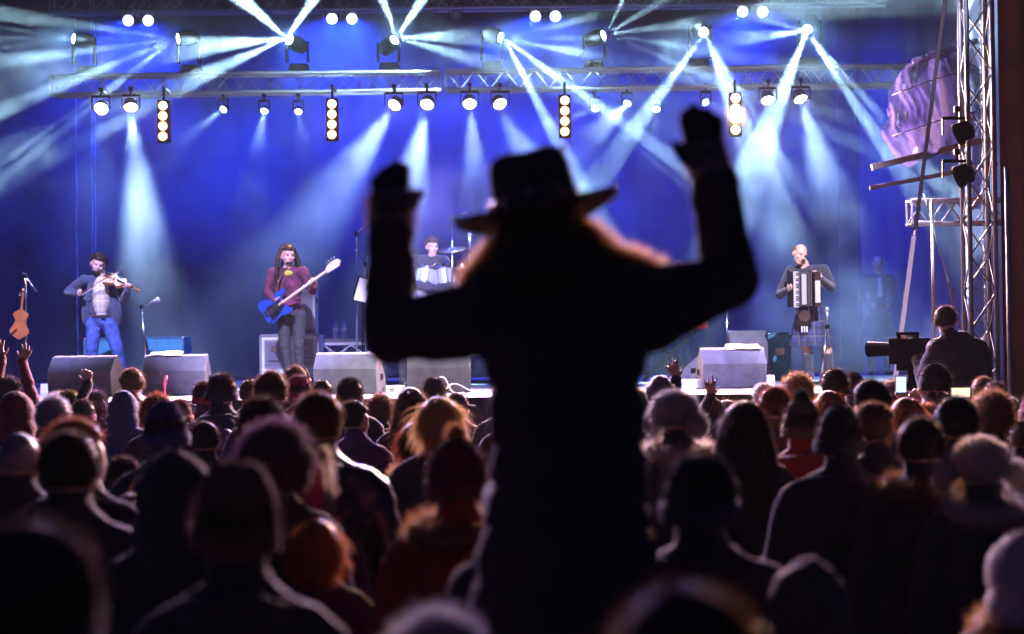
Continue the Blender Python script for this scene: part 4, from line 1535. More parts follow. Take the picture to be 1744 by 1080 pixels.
# ---- bassist with dreadlocks
P = Pose(497, 20.3)
f = Fig()
hr = rotated(4, 0, 25)
hc = P(490, 435, -0.02)
head(f, hc, hr, 1.05)
chest, pel = P(491, 490), P(496, 536)
shA, shB = P(465, 465), P(517, 462)
torso(f, pel, chest, shA, shB, P(491, 461), 1.0)
f.ell(P(495, 520), (0.148, 0.118, 0.10), TOP)
arm(f, shA, P(456, 497, 0.03), P(466, 511, -0.20), (0.066, 0.052, 0.036), TOP)
hand(f, P(466, 511, -0.20), P(480, 516, -0.22) - P(466, 511, -0.20), (0.3, -0.2, 1), 0.8)
arm(f, shB, P(532, 496, -0.02), P(536, 484, -0.26), (0.064, 0.050, 0.036), TOP)
hand(f, P(537, 488, -0.26), P(532, 466, -0.30) - P(537, 488, -0.26), (-1, -0.2, 0.1), 1.2)
for hx, kx, ax_, tx in ((484, 485, 0.0, -0.05), (509, 509, 0.0, 0.05)):
    kn = P(kx, 588, -0.05)
    leg(f, P(hx, 538), kn, V((kn.x + (0.05 if tx < 0 else 0.0), 0.02, 0.10)), V((kn.x + tx, -0.15, 0.045)), (0.090, 0.062, 0.046))
root = performer('bass player with long dreadlocks, maroon jumper and tight black jeans', P, f, [SKINS[0], M_jumper, M_blackjeans, M_shoe, M_jumper, M_eye, M_lip])
dl = make_hair('short', 11)
rs = random.Random(21)
for k in range(46):
    a = rs.uniform(-0.35, math.pi + 0.35)
    p = V((math.cos(a) * 0.085, math.sin(a) * 0.10 + 0.012, rs.uniform(0.02, 0.09)))
    L = rs.uniform(0.28, 0.48)
    pts = [V((0, 0.0, 0.10)) * 0.6 + p * 0.5, p]
    for q in range(1, 8):
        s = q / 7
        pts.append(p + V((math.cos(a) * (0.050 + 0.02 * s) * min(1, s * 2.5) + rs.gauss(0, 0.006), (math.sin(a) * 0.055 - 0.06 * s * (abs(math.cos(a)) > 0.7)) * min(1, s * 2.5) + rs.gauss(0, 0.006), -L * s)))
    dl.tube(pts, [0.009] * 8 + [0.005], 6)
o = dl.build('dreadlocks', HR['dark'], root, True)
o.matrix_basis = Matrix.Translation(hc) @ hr.to_4x4()
MB().ell(hc + hr @ V((0, -0.050, -0.085)), (0.042, 0.042, 0.036), 12, 8, hr).build('beard', HR['dark'], root, True)
MB().ell(P(491, 466, -0.05), (0.060, 0.055, 0.040), 14, 8).build('neck_scarf', CL['yellow'], root, True)
# bass guitar
A, B = P(466, 527, -0.20) + P.root, P(573, 451, -0.34) + P.root
ax = (B - A).normalized()
m4 = frame(A, ax, V((-0.05, -1, 0.12)))
t = thing('bass_guitar', 'glossy blue bass guitar with maple neck across the bassist', 'bass guitar', A)
rot = m4.to_3x3()
q = lambda x, y, z: rot @ V((x, y, z))
out = [(-0.13, 0.03), (-0.15, 0.09), (-0.12, 0.155), (-0.05, 0.165), (0.01, 0.125), (0.07, 0.115), (0.15, 0.145), (0.235, 0.135), (0.26, 0.105), (0.20, 0.085), (0.155, 0.045), (0.150, -0.03), (0.17, -0.085), (0.205, -0.115), (0.18, -0.145),
       (0.11, -0.145), (0.04, -0.115), (-0.03, -0.135), (-0.10, -0.135), (-0.145, -0.08), (-0.135, -0.02)]
mb = MB()
n = len(out)
mb.add([q(x, y, -0.02) for x, y in out] + [q(x, y, 0.02) for x, y in out], [tuple(range(n - 1, -1, -1)), tuple(range(n, 2 * n))] + [(i, (i + 1) % n, n + (i + 1) % n, n + i) for i in range(n)])
mb.build('guitar_body', M_bluepaint, t, bevel=0.006)
pg = [(-0.06, 0.06), (0.14, 0.05), (0.145, -0.04), (0.02, -0.10), (-0.08, -0.10)]
mb = MB()
mb.add([q(x, y, 0.0205) for x, y in pg] + [q(x, y, 0.0235) for x, y in pg], [tuple(range(4, -1, -1)), tuple(range(5, 10))] + [(i, (i + 1) % 5, 5 + (i + 1) % 5, 5 + i) for i in range(5)])
mb.build('pickguard', mat('pickguard_black', (0.01, 0.01, 0.012), 0.2), t)
L = (B - A).length
MB().bar(q(0.10, 0, 0.022), q(L - 0.13, 0, 0.022), 0.052, 0.022).build('neck', M_maple, t)
hs = [(L - 0.14, 0.026), (L - 0.10, 0.050), (L - 0.02, 0.062), (L + 0.05, 0.050), (L + 0.075, 0.010), (L + 0.03, -0.035), (L - 0.05, -0.030), (L - 0.14, -0.026)]
mb = MB()
n = len(hs)
mb.add([q(x, y, 0.010) for x, y in hs] + [q(x, y, 0.026) for x, y in hs], [tuple(range(n - 1, -1, -1)), tuple(range(n, 2 * n))] + [(i, (i + 1) % n, n + (i + 1) % n, n + i) for i in range(n)])
mb.build('headstock', M_maple, t)
for k in range(4):
    MB().cyl(q(L - 0.09 + 0.04 * k, 0.045, 0.015), q(L - 0.09 + 0.04 * k, 0.092, 0.015), 0.006).ell(q(L - 0.09 + 0.04 * k, 0.094, 0.015), (0.014, 0.014, 0.008), 8, 6).build('tuning_peg', M_chrome, t)
for x in (0.03, 0.0):
    MB().bar(q(x, 0.045, 0.028), q(x, -0.045, 0.028), 0.025, 0.012).build('pickup', M_ebony, t)
MB().box(q(-0.085, 0, 0.028), (0.05, 0.075, 0.012), rot).build('bridge', M_chrome, t)
for k in range(4):
    MB().tube([q(-0.085, -0.024 + 0.016 * k, 0.038), q(L - 0.12, -0.015 + 0.010 * k, 0.036)], 0.0016, 4).build('string', M_chrome, t)
for k in range(3):
    MB().cyl(q(-0.02 - 0.035 * k, -0.105, 0.0235), q(-0.02 - 0.035 * k, -0.105, 0.038), 0.011).build('control_knob', M_chrome, t)
MB().tube([P(470, 510, -0.17) + P.root - A, P(474, 480, -0.16) + P.root - A, P(486, 458, -0.07) + P.root - A, P(499, 452, 0.05) + P.root - A], 0.012, 6).build('strap', M_leather, t)

# ---- drummer, seated on the riser
RISER_Z = STAGE_Z + 0.60
P = Pose(736, 23.55, RISER_Z)
f = Fig()
hr = rotated(6, 0, 20)
hc = P(736, 420)
head(f, hc, hr, 1.05)
sz = 0.52
pel = V((0.02, 0.05, sz + 0.08))
chest = P(735, 462)
shA, shB = P(713, 442), P(757, 442)
torso(f, pel, chest, shA, shB, P(736, 440), 1.0)
arm(f, shA, P(704, 470, -0.06), P(718, 466, -0.34), (0.060, 0.045, 0.034), TOP, SKIN)
hand(f, P(718, 466, -0.34), V((0.3, -1, 0.1)), (0, 0.2, 1), 1.2)
arm(f, shB, P(772, 472, -0.06), P(760, 455, -0.34), (0.060, 0.045, 0.034), TOP, SKIN)
hand(f, P(760, 455, -0.34), V((0.2, -0.7, 0.6)), (-0.4, 0.2, 1), 1.2)
for s in (-1, 1):
    leg(f, V((s * 0.10, 0.0, sz + 0.06)), V((s * 0.22, -0.40, sz + 0.05)), V((s * 0.20, -0.42, 0.11)), V((s * 0.22, -0.60, 0.045)))
root = performer('drummer in a black T-shirt seated behind the drum kit', P, f, [SKINS[0], CL['black'], M_blackjeans, M_shoe, CL['black'], M_eye, M_lip])
put_headwear(root, 'short', 1, hc, hr, [HR['brown']], 1.07)
for (x0, y0, d0), (x1, y1, d1), lab in (((721, 466, -0.42), (742, 449, -0.75), 'drum stick in the drummer\'s lower hand'), ((758, 458, -0.40), (773, 436, -0.72), 'drum stick lifted towards the cymbal')):
    a, b = P(x0, y0, d0) + P.root, P(x1, y1, d1) + P.root
    tag(MB().tube([(0, 0, 0), (b - a) * 0.85, b - a], [0.009, 0.007, 0.004], 6).build('drum_stick', M_maple, None, True, a), lab, 'drum stick')

# ---- accordionist in a kilt
P = Pose(1381, 20.6)
f = Fig()
hr = rotated(16, 16, 22)
hc = P(1362, 433, -0.08)
head(f, hc, hr, 1.07)
chest, pel = P(1376, 487), P(1381, 525)
shA, shB = P(1347, 462), P(1402, 459)
torso(f, pel, chest, shA, shB, P(1370, 457), 1.08)
f.cone(P(1368, 458, 0.02), P(1364, 446, -0.03), 0.062, 0.056, SKIN)
arm(f, shA, P(1328, 502, -0.02), P(1341, 494, -0.30), (0.070, 0.056, 0.040), TOP)
hand(f, P(1341, 494, -0.30), P(1352, 488, -0.40) - P(1341, 494, -0.30), (0, -0.3, 1), 0.7)
arm(f, shB, P(1416, 489, -0.04), P(1399, 476, -0.30), (0.070, 0.056, 0.040), TOP)
hand(f, P(1399, 476, -0.30), P(1388, 466, -0.36) - P(1399, 476, -0.30), (0, -0.3, 1), 0.7)
f.ell(P(1381, 533), (0.160, 0.125, 0.06), LEGS)
for sx, kx, ax_ in ((-1, 1373, 1379), (1, 1408, 1412)):
    kn, an = P(kx, 592, -0.04), P(ax_, 632, 0.0)
    an.z = 0.10
    leg(f, V((pel.x + sx * 0.10, 0, pel.z - 0.06)), kn, an, an + V((sx * 0.03, -0.18, -0.055)), (0.090, 0.066, 0.050), SKIN)
    mid = kn.lerp(an, 0.28)
    f.cone(mid, kn.lerp(an, 0.40), 0.069, 0.066, EXTRA)
    f.cone(kn.lerp(an, 0.30), an, 0.066, 0.050, EXTRA)
root = performer('fair haired accordion player in a dark jacket and tartan kilt', P, f, [SKINS[0], cloth('jacket_charcoal', (0.03, 0.03, 0.045)), M_tartan, M_shoe, cloth('sock_grey', (0.05, 0.055, 0.075)), M_eye, M_lip])
put_headwear(root, 'bald', 2, hc, hr, [HR['tawny']], 1.06)
kl = MB()
n = 96
rows = 5
vs = []
for k in range(rows + 1):
    s = k / rows
    for i in range(n):
        a = 2 * math.pi * i / n
        pleat = (0.010 if (i % 4) < 2 else -0.010) * s * (1.0 if math.sin(a) > -0.5 else 0.25)
        rr = 0.165 + 0.10 * s + pleat
        vs.append(V((pel.x + math.cos(a) * rr, pel.y + math.sin(a) * rr * 0.80, pel.z + 0.02 - 0.47 * s)))
kl.add(vs, [(k * n + i, k * n + (i + 1) % n, (k + 1) * n + (i + 1) % n, (k + 1) * n + i) for k in range(rows) for i in range(n)])
kl.build('kilt', M_tartan, root)
sp = MB().ell(P(1370, 546, -0.20), (0.085, 0.035, 0.10), 16, 10)
strands(sp, [(P(1370, 546, -0.20) + V((d.x * 0.08, d.y * 0.035, d.z * 0.09)), d) for d in (V((rs.gauss(0, 1), rs.gauss(0, 1), rs.gauss(0, 1))).normalized() for _ in range(500))], 0.05, (0.5, (0, 0, -0.8), 0.3), 0.1, 0.002, 3, rs)
sp.build('sporran', HR['black'], root, True)
MB().cyl(P(1370, 538, -0.245), P(1370, 538, -0.225), 0.07, n=18).build('sporran_cantle', M_chrome, root)
for dx in (-0.03, 0, 0.03):
    c = P(1370, 556, -0.25) + V((dx, 0, 0))
    MB().cyl(c, c + V((0, 0, -0.07)), 0.010, 0.006, 8).build('tassel', M_paper, root)
# accordion
o = P(1371, 493, -0.30) + P.root
t = thing('accordion', 'black piano accordion with white trim strapped to the kilted player', 'accordion', o, R(6))
M_pearl = mat('accordion_white', (0.42, 0.41, 0.42), 0.3)
M_accblack = mat('accordion_black', (0.012, 0.012, 0.014), 0.15)
MB().box((-0.155, 0, 0), (0.075, 0.20, 0.42)).build('treble_case', M_accblack, t, bevel=0.012)
kb = MB().box((-0.150, -0.125, -0.005), (0.065, 0.05, 0.44))
kb.build('keyboard_bed', M_accblack, t, bevel=0.004)
km = MB().box((0, 0, 0), (0.060, 0.012, 0.019)).mesh('white_key', M_pearl)
for k in range(20):
    link('white_key', km, t, (-0.152, -0.157, -0.205 + 0.0212 * k))
bm2 = MB().box((0, 0, 0), (0.034, 0.010, 0.010)).mesh('black_key', M_accblack)
for k in range(19):
    if k % 7 not in (2, 6):
        link('black_key', bm2, t, (-0.139, -0.167, -0.1944 + 0.0212 * k))
for k in range(12):
    MB().box((-0.108 + 0.0145 * k, 0, 0), (0.0105, 0.19 if k % 2 else 0.175, 0.40 if k % 2 else 0.385)).build('bellows_fold', mat('bellows', (0.05, 0.05, 0.06), 0.6) if k % 2 else M_accblack, t)
MB().box((0.125, 0, 0), (0.085, 0.20, 0.42)).build('bass_case', M_accblack, t, bevel=0.012)
MB().box((0.125, -0.104, -0.03), (0.06, 0.008, 0.26)).build('bass_grille', M_pearl, t)
MB().box((-0.155, -0.1035, 0.17), (0.06, 0.006, 0.05)).build('trim_plate', M_chrome, t)
MB().box((-0.04, -0.099, 0.0), (0.055, 0.006, 0.36)).build('bellows_face', mat('bellows_grey', (0.30, 0.30, 0.34), 0.5), t)
for s in (-1, 1):
    MB().tube([(s * 0.12, 0.10, 0.16), (s * 0.13, 0.2, 0.24), (s * 0.12, 0.30, 0.24)], 0.016, 6).build('shoulder_strap', M_leather, t)

# ---- others on the stage
def stander(px, Y, top_py, label, coat, gear, hair, trouser, var=0, shirt=None, kilt=False, turn=0.2, z=STAGE_Z):
    P = Pose(px, Y, z)
    h = P(px, top_py).z
    s = h / 1.785
    f = Fig()
    c = V((0, 0, 1.655))
    rot = Matrix.Rotation(turn, 3, 'Z')
    head(f, c, rot)
    torso(f, V((0, 0, 0.96)), V((0, 0, 1.30)), V((-0.185, 0.01, 1.44)), V((0.185, 0.01, 1.44)), V((0, 0, 1.50)))
    if shirt:
        f.ell((0, -0.045, 1.28), (0.060, 0.090, 0.19), EXTRA)
    for k in (-1, 1):
        arm(f, (k * 0.19, 0.01, 1.42), (k * 0.245, 0.03, 1.15), (k * 0.16, -0.18, 1.02), (0.062, 0.050, 0.036))
        hand(f, (k * 0.16, -0.18, 1.02), (-k * 0.6, -0.5, 0.1), (0, 0, 1), 0.9)
        leg(f, (k * 0.095, 0, 0.92), (k * 0.11, -0.02, 0.50), (k * 0.12, 0.02, 0.09), (k * 0.15, -0.15, 0.045), mi=SKIN if kilt else LEGS)
        if kilt:
            f.cone((k * 0.112, -0.01, 0.42), (k * 0.12, 0.02, 0.10), 0.064, 0.050, DARK)
    root = thing('person', label, 'person', P.root)
    root.scale = (s, s, s)
    link('body', f.fuse('body', [SKINS[0], coat, trouser, M_shoe, shirt or coat, M_eye, M_lip], 0.011, 3, wrinkle=(0.006, 12, (TOP, LEGS))), root)
    put_headwear(root, gear, var, c, rot, [hair])
    if kilt:
        mb = MB()
        n = 60
        vs = [V((math.cos(2 * math.pi * i / n) * (0.16 + 0.09 * k / 3 + 0.008 * (i % 2)), math.sin(2 * math.pi * i / n) * (0.13 + 0.07 * k / 3), 0.98 - 0.43 * k / 3)) for k in range(4) for i in range(n)]
        mb.add(vs, [(k * n + i, k * n + (i + 1) % n, (k + 1) * n + (i + 1) % n, (k + 1) * n + i) for k in range(3) for i in range(n)])
        mb.build('kilt', M_tartan, root)
        for k in (-1, 1):
            MB().add([(0, -0.148, 1.455), (k * 0.055, -0.145, 1.478), (k * 0.055, -0.145, 1.432)], [(0, 1, 2)]).add([(0, -0.155, 1.455), (k * 0.055, -0.152, 1.478), (k * 0.055, -0.152, 1.432)], [(0, 1, 2)]).build('bow_tie', CL['black'], root)
    return root


stander(668, 20.2, 398, 'musician in dark trousers hidden behind the raised arm with the microphone', CL['black'], 'short', HR['dark'], M_blackjeans)
stander(1157, 22.6, 441, 'grey haired keyboard player in jeans half hidden by the raised arm', CL['navy'], 'bald', HR['white'], M_denim, 1, turn=-0.3)
stander(1497, 24.3, 434, 'man in a bow tie, dark jacket and kilt standing in the smoke', CL['black'], 'bald', HR['tawny'], M_tartan, 2, M_paper, True, 0.0)
# ------------------------------------------------------------------ things on the stage
M_carpet = mat('cabinet_grey', (0.115, 0.11, 0.135), 0.8, noise_scale=9, noise_amt=0.22, bump=0.5, bump_scale=150)
M_grille = mat('grille_black', (0.02, 0.02, 0.022), 0.5, 0.4, bump=0.6, bump_scale=200)


def wedge(px0, px1, Y, label, yaw=0.0, h=0.44, d=0.56, z=STAGE_Z, mt=None):
    x0, x1 = at(px0, 640, Y).x, at(px1, 640, Y).x
    w = x1 - x0
    t = thing('wedge_monitor', label, 'monitor speaker', ((x0 + x1) / 2, Y + d / 2, z), yaw, 'wedge monitors on the stage')
    p = [(-0.46 * d, 0.005), (-0.50 * d, 0.60 * h), (-0.24 * d, 0.97 * h), (-0.10 * d, h), (0.50 * d, 0.34 * h), (0.50 * d, 0.005)]
    n = len(p)
    mb = MB()
    mb.add([(-w / 2, y, z_) for y, z_ in p] + [(w / 2, y, z_) for y, z_ in p], [tuple(range(n)), tuple(range(2 * n - 1, n - 1, -1))] + [(i, i + n, (i + 1) % n + n, (i + 1) % n) for i in range(n)])
    mb.build('cabinet', mt or M_carpet, t, bevel=0.012)
    a, b = V((0, -0.10 * d, h)), V((0, 0.50 * d, 0.34 * h))
    q = (b - a).normalized()
    nr = V((0, -q.z, q.y)) * -1
    if nr.z < 0:
        nr = -nr
    m = frame((a + b) / 2 + nr * 0.004, (1, 0, 0), nr)
    MB().box((a + b) / 2 + nr * 0.004, (w * 0.90, (b - a).length * 0.88, 0.012), m.to_3x3()).build('grille', M_grille, t)
    for s in (-1, 1):
        MB().box((s * (w / 2 + 0.001), 0.04, h * 0.40), (0.008, 0.15, 0.06)).build('side_handle', M_black, t)
    for sx in (-1, 1):
        for sy in (-1, 1):
            MB().cyl((sx * w * 0.42, sy * d * 0.36, -0.004), (sx * w * 0.42, sy * d * 0.36, 0.012), 0.016).build('foot', M_black, t)
    return t


wedge(83, 196, 18.1, 'grey wedge monitor in front of the violinist\'s legs', R(-7))
wedge(240, 348, 18.3, 'grey wedge monitor with a set list, beside the violinist', R(2))
wedge(537, 646, 18.1, 'grey wedge monitor beside the bassist\'s legs', R(-6))
wedge(692, 800, 18.0, 'grey wedge monitor half covered by the raised coat', R(2))
wedge(1195, 1305, 18.4, 'grey wedge monitor with a paper on top, beside the accordionist', R(3))
wedge(1178, 1236, 20.3, 'dark wedge monitor turned sideways behind the papered one', R(62), 0.40)
wedge(1243, 1308, 21.2, 'grey wedge monitor standing on a box behind the papered one', R(2), 0.42, 0.5, STAGE_Z + 0.22)
bx = at(1275, 640, 21.45)
tag(MB().box((0, 0, 0.108), (0.50, 0.50, 0.215)).build('equipment_box', M_black, None, False, (bx.x, 21.46, STAGE_Z), bevel=0.01), 'low black box under the rear wedge monitor', 'box')


def sheet(px, py, Y, w, d, label, tilt=0.0, z=None):
    p = at(px, py, Y)
    mb = MB()
    n = 6
    vs = []
    for j in range(n + 1):
        for i in range(n + 1):
            u, v_ = i / n - 0.5, j / n - 0.5
            vs.append(V((u * w, v_ * d, 0.012 * noise.noise(V((u * 3, v_ * 3, px))) + math.tan(tilt) * v_ * d)))
    lo = [q - V((0, 0, 0.0012)) for q in vs]
    N = len(vs)
    ff = [(j * (n + 1) + i, j * (n + 1) + i + 1, (j + 1) * (n + 1) + i + 1, (j + 1) * (n + 1) + i) for j in range(n) for i in range(n)]
    mb.add(vs + lo, ff + [tuple(k + N for k in reversed(q)) for q in ff])
    return tag(mb.build('paper_sheet', M_paper, None, True, (p.x, Y, z if z else p.z)), label, 'paper')


sheet(283, 597, 18.52, 0.34, 0.22, 'white set list lying on the wedge monitor beside the violinist', R(10), STAGE_Z + 0.452)
sheet(1265, 590, 18.62, 0.36, 0.22, 'white paper lying on the wedge monitor beside the accordionist', R(10), STAGE_Z + 0.452)

M_teal = mat('case_teal', (0.03, 0.22, 0.30), 0.55, noise_scale=8, noise_amt=0.3)


def case(px0, px1, py0, Y, depth, label, mt, name='equipment_case', z=STAGE_Z, edge=M_alu):
    x0, x1 = at(px0, 600, Y).x, at(px1, 600, Y).x
    h = at((px0 + px1) / 2, py0, Y).z - z
    w = x1 - x0
    t = thing(name, label, 'case', ((x0 + x1) / 2, Y + depth / 2, z))
    MB().box((0, 0, h / 2), (w, depth, h - 0.01)).build('shell', mt, t, bevel=0.008)
    for sx in (-1, 1):
        for sy in (-1, 1):
            MB().box((sx * w / 2, sy * depth / 2, h / 2), (0.024, 0.024, h - 0.02)).build('edge_trim', edge, t)
    for sy in (-1, 1):
        for zz in (0.012, h - 0.012):
            MB().box((0, sy * depth / 2, zz), (w - 0.03, 0.024, 0.024)).build('edge_trim', edge, t)
    for sx in (-1, 1):
        for zz in (0.015, h - 0.015):
            MB().ell((sx * w / 2, -depth / 2, zz), (0.026, 0.026, 0.026), 10, 8).build('ball_corner', M_chrome, t, True)
    MB().box((0, -depth / 2 - 0.004, h * 0.6), (0.12, 0.010, 0.09)).build('latch', M_chrome, t)
    return t


M_tealdark = mat('case_teal_edge', (0.02, 0.12, 0.18), 0.5)
case(250, 312, 573, 21.6, 0.5, 'teal equipment case behind the wedge monitor with the set list', M_teal, edge=M_tealdark)
case(144, 190, 576, 22.0, 0.5, 'teal equipment case behind the violinist\'s knees', M_teal, edge=M_tealdark)
case(1310, 1346, 566, 21.9, 0.5, 'tall teal equipment case beside the kilted player', M_teal, edge=M_tealdark)

# flight case on wheels beneath the bass cabinet
Y = 21.3
x0, x1 = at(444, 600, Y).x, at(541, 600, Y).x
zb, zt = STAGE_Z + 0.13, at(490, 571, Y).z
w, h = x1 - x0, zt - zb
t = thing('flight_case', 'pale flight case on castors behind the bassist\'s legs', 'flight case', ((x0 + x1) / 2, Y + 0.35, STAGE_Z))
M_case = mat('flightcase_pale', (0.55, 0.56, 0.60), 0.5, noise_scale=10, noise_amt=0.15)
MB().box((0, 0, 0.13 + h / 2), (w, 0.68, h)).build('shell', M_case, t, bevel=0.008)
for sx in (-1, 1):
    MB().box((sx * w / 2, -0.342, 0.13 + h / 2), (0.03, 0.02, h - 0.002)).build('edge_trim', M_alu, t)
for zz in (0.13, 0.13 + h):
    MB().box((0, -0.343, zz), (w, 0.018, 0.03)).build('edge_trim', M_alu, t)
for sx in (-1, 1):
    MB().box((sx * w * 0.27, -0.345, 0.13 + h * 0.55), (w * 0.34, 0.012, h * 0.70)).build('recessed_dish', M_alu, t, bevel=0.004)
    MB().box((sx * w * 0.27, -0.3525, 0.13 + h * 0.55), (w * 0.29, 0.006, h * 0.58)).build('dish_plate', mat('dish_dark', (0.14, 0.14, 0.18), 0.4, 0.6), t)
    MB().tube([(sx * w * 0.27 - 0.06, -0.356, 0.13 + h * 0.42), (sx * w * 0.27 - 0.06, -0.385, 0.13 + h * 0.42), (sx * w * 0.27 + 0.06, -0.385, 0.13 + h * 0.42), (sx * w * 0.27 + 0.06, -0.356, 0.13 + h * 0.42)], 0.008, 6).build('handle', M_chrome, t)
    MB().box((sx * w * 0.27, -0.360, 0.13 + h * 0.68), (0.07, 0.014, 0.07)).build('latch', M_chrome, t)
    for sy in (-1, 1):
        MB().cyl((sx * w * 0.4 - 0.02, sy * 0.26, 0.052), (sx * w * 0.4 + 0.02, sy * 0.26, 0.052), 0.05, n=14).box((sx * w * 0.4, sy * 0.26, 0.115), (0.06, 0.07, 0.03)).build('castor', M_black, t)
# bass cabinet on top of it
x0, x1 = at(500, 530, Y).x, at(532, 530, Y).x
t = thing('bass_cabinet', 'tall pale bass speaker cabinet standing on the flight case', 'speaker', ((x0 + x1) / 2, Y + 0.30, zt))
hh = at(515, 492, Y).z - zt
w = x1 - x0 + 0.2
MB().box((-0.08, 0, hh / 2), (w, 0.38, hh - 0.004)).build('cabinet', mat('cab_pale', (0.42, 0.42, 0.46), 0.6, noise_scale=20, noise_amt=0.15), t, bevel=0.01)
MB().box((-0.08, -0.192, hh / 2), (w - 0.06, 0.012, hh - 0.07)).build('speaker_cloth', mat('cab_cloth', (0.30, 0.30, 0.34), 0.8, bump=0.5, bump_scale=220), t)
for s in (-1, 1):
    MB().box((-0.08 + s * w / 2, 0, hh * 0.75), (0.01, 0.14, 0.06)).build('side_handle', M_black, t)

# drum riser with a lattice edge
Y0 = 22.1
x0, x1 = at(551, 580, Y0).x, at(551, 580, Y0).x + 3.2
t = thing('drum_riser', 'pale drum riser with a lattice front edge', 'riser', ((x0 + x1) / 2, Y0 + 1.1, STAGE_Z))
w = x1 - x0
pm = MB().box((0, 0, 0), (w / 2 - 0.006, 1.09, 0.045)).mesh('deck_panel', M_deck, bevel=0.004)
for i in (-1, 1):
    for j in (-1, 1):
        link('deck_panel', pm, t, (i * w / 4, j * 0.55, 0.5775))
M_risertrim = mat('riser_alu', (0.72, 0.72, 0.75), 0.4, 0.5)
for zz in (0.535, 0.375):
    MB().box((0, -1.10, zz), (w, 0.035, 0.035)).build('edge_rail', M_risertrim, t)
n = 18
for k in range(n):
    a = -w / 2 + w * k / n
    s = 1 if k % 2 else -1
    MB().bar((a, -1.10, 0.455 - s * 0.062), (a + w / n, -1.10, 0.455 + s * 0.062), 0.018, 0.016).build('brace', M_risertrim, t)
for i in (-1, 0, 1):
    for j in (-1, 1):
        MB().cyl((i * (w / 2 - 0.06), j * 1.0, 0.0), (i * (w / 2 - 0.06), j * 1.0, 0.55), 0.024).build('leg', M_alu, t)
RZ = STAGE_Z + 0.60

# bottles on the riser
M_pet = bpy.data.materials.new('bottle_plastic')
M_pet.use_nodes = True
pb = M_pet.node_tree.nodes['Principled BSDF']
pb.inputs['Base Color'].default_value = (0.85, 0.92, 1.0, 1)
pb.inputs['Roughness'].default_value = 0.12
pb.inputs['Transmission Weight'].default_value = 0.6
for px, lab in ((571, 'water bottle on the riser edge, farther from the microphone stand'), (586, 'water bottle on the riser edge, nearer the microphone stand')):
    p = at(px, 565, 22.35)
    t = thing('water_bottle', lab, 'bottle', (p.x, 22.35, RZ), 0, 'water bottles on the drum riser')
    MB().lathe([(0.030, 0.0), (0.033, 0.01), (0.033, 0.08), (0.031, 0.09), (0.033, 0.10), (0.033, 0.15), (0.026, 0.185), (0.013, 0.205), (0.013, 0.22)], 16).build('bottle_body', M_pet, t, True)
    MB().cyl((0, 0, 0.221), (0, 0, 0.238), 0.016, n=14).build('cap', mat('cap_blue', (0.1, 0.2, 0.7), 0.4), t)
    MB().lathe([(0.0336, 0.10), (0.0336, 0.145)], 16, cap=False).build('label_band', M_paper, t, True)

# drum kit
M_shell = mat('drum_sparkle', (0.55, 0.56, 0.62), 0.2, 0.7, noise_scale=160, noise_amt=0.6)
M_skin_d = mat('drum_head', (0.75, 0.75, 0.78), 0.45)
M_brass = mat('cymbal_bronze', (0.70, 0.52, 0.25), 0.25, 0.95)


def drum(t, c, r, L, axis, part):
    m4 = Matrix.Translation(c) @ V(axis).to_track_quat('Z', 'Y').to_matrix().to_4x4()
    s = MB().lathe([(r, -L / 2), (r, L / 2)], 26, m4, cap=False).build(part, M_shell, t, True)
    for z in (-1, 1):
        MB().lathe([(r * 0.99, z * (L / 2 - 0.004)), (0.01, z * (L / 2 - 0.003))], 26, m4, cap=False).build('drum_head', M_skin_d, s, True)
        MB().lathe([(r + 0.004, z * (L / 2 - 0.018)), (r + 0.012, z * (L / 2 - 0.01)), (r + 0.010, z * (L / 2 + 0.008)), (r - 0.002, z * (L / 2 + 0.006))], 26, m4, cap=False).build('hoop', M_chrome, s, True)
    for k in range(8):
        a = 2 * math.pi * k / 8
        MB().cyl(m4 @ V(((r + 0.012) * math.cos(a), (r + 0.012) * math.sin(a), -L / 2)), m4 @ V(((r + 0.012) * math.cos(a), (r + 0.012) * math.sin(a), L / 2)), 0.005, n=6).build('tension_rod', M_chrome, s)


kp = at(757, 500, 22.95)
KX = kp.x
t = thing('drum_kit', 'sparkling silver drum kit with cymbals on the riser', 'drum kit', (KX, 22.95, RZ))
drum(t, V((0.02, 0, 0.285)), 0.27, 0.42, (0, 1, 0.0), 'bass_drum')
dp = lambda px, py, dy=0.0: at(px, py, 22.95 + dy) - V((KX, 22.95, RZ))
drum(t, dp(724, 474), 0.145, 0.22, (0.15, 0.35, 0.9), 'rack_tom')
drum(t, dp(757, 476), 0.155, 0.24, (-0.1, 0.35, 0.9), 'rack_tom')
drum(t, dp(712, 500, 0.25) * 1.0, 0.20, 0.38, (0, 0, 1), 'floor_tom')
drum(t, dp(780, 492, 0.30), 0.175, 0.14, (0, 0.1, 1), 'snare_drum')


def cymbal(c, r, tilt, part='cymbal'):
    m4 = Matrix.Translation(c) @ Euler((R(tilt[0]), R(tilt[1]), 0)).to_matrix().to_4x4()
    MB().lathe([(r, -0.012), (r * 0.6, 0.0), (r * 0.2, 0.012), (r * 0.17, 0.03), (0.02, 0.042), (0.008, 0.044)], 32, m4).build(part, M_brass, t, True)


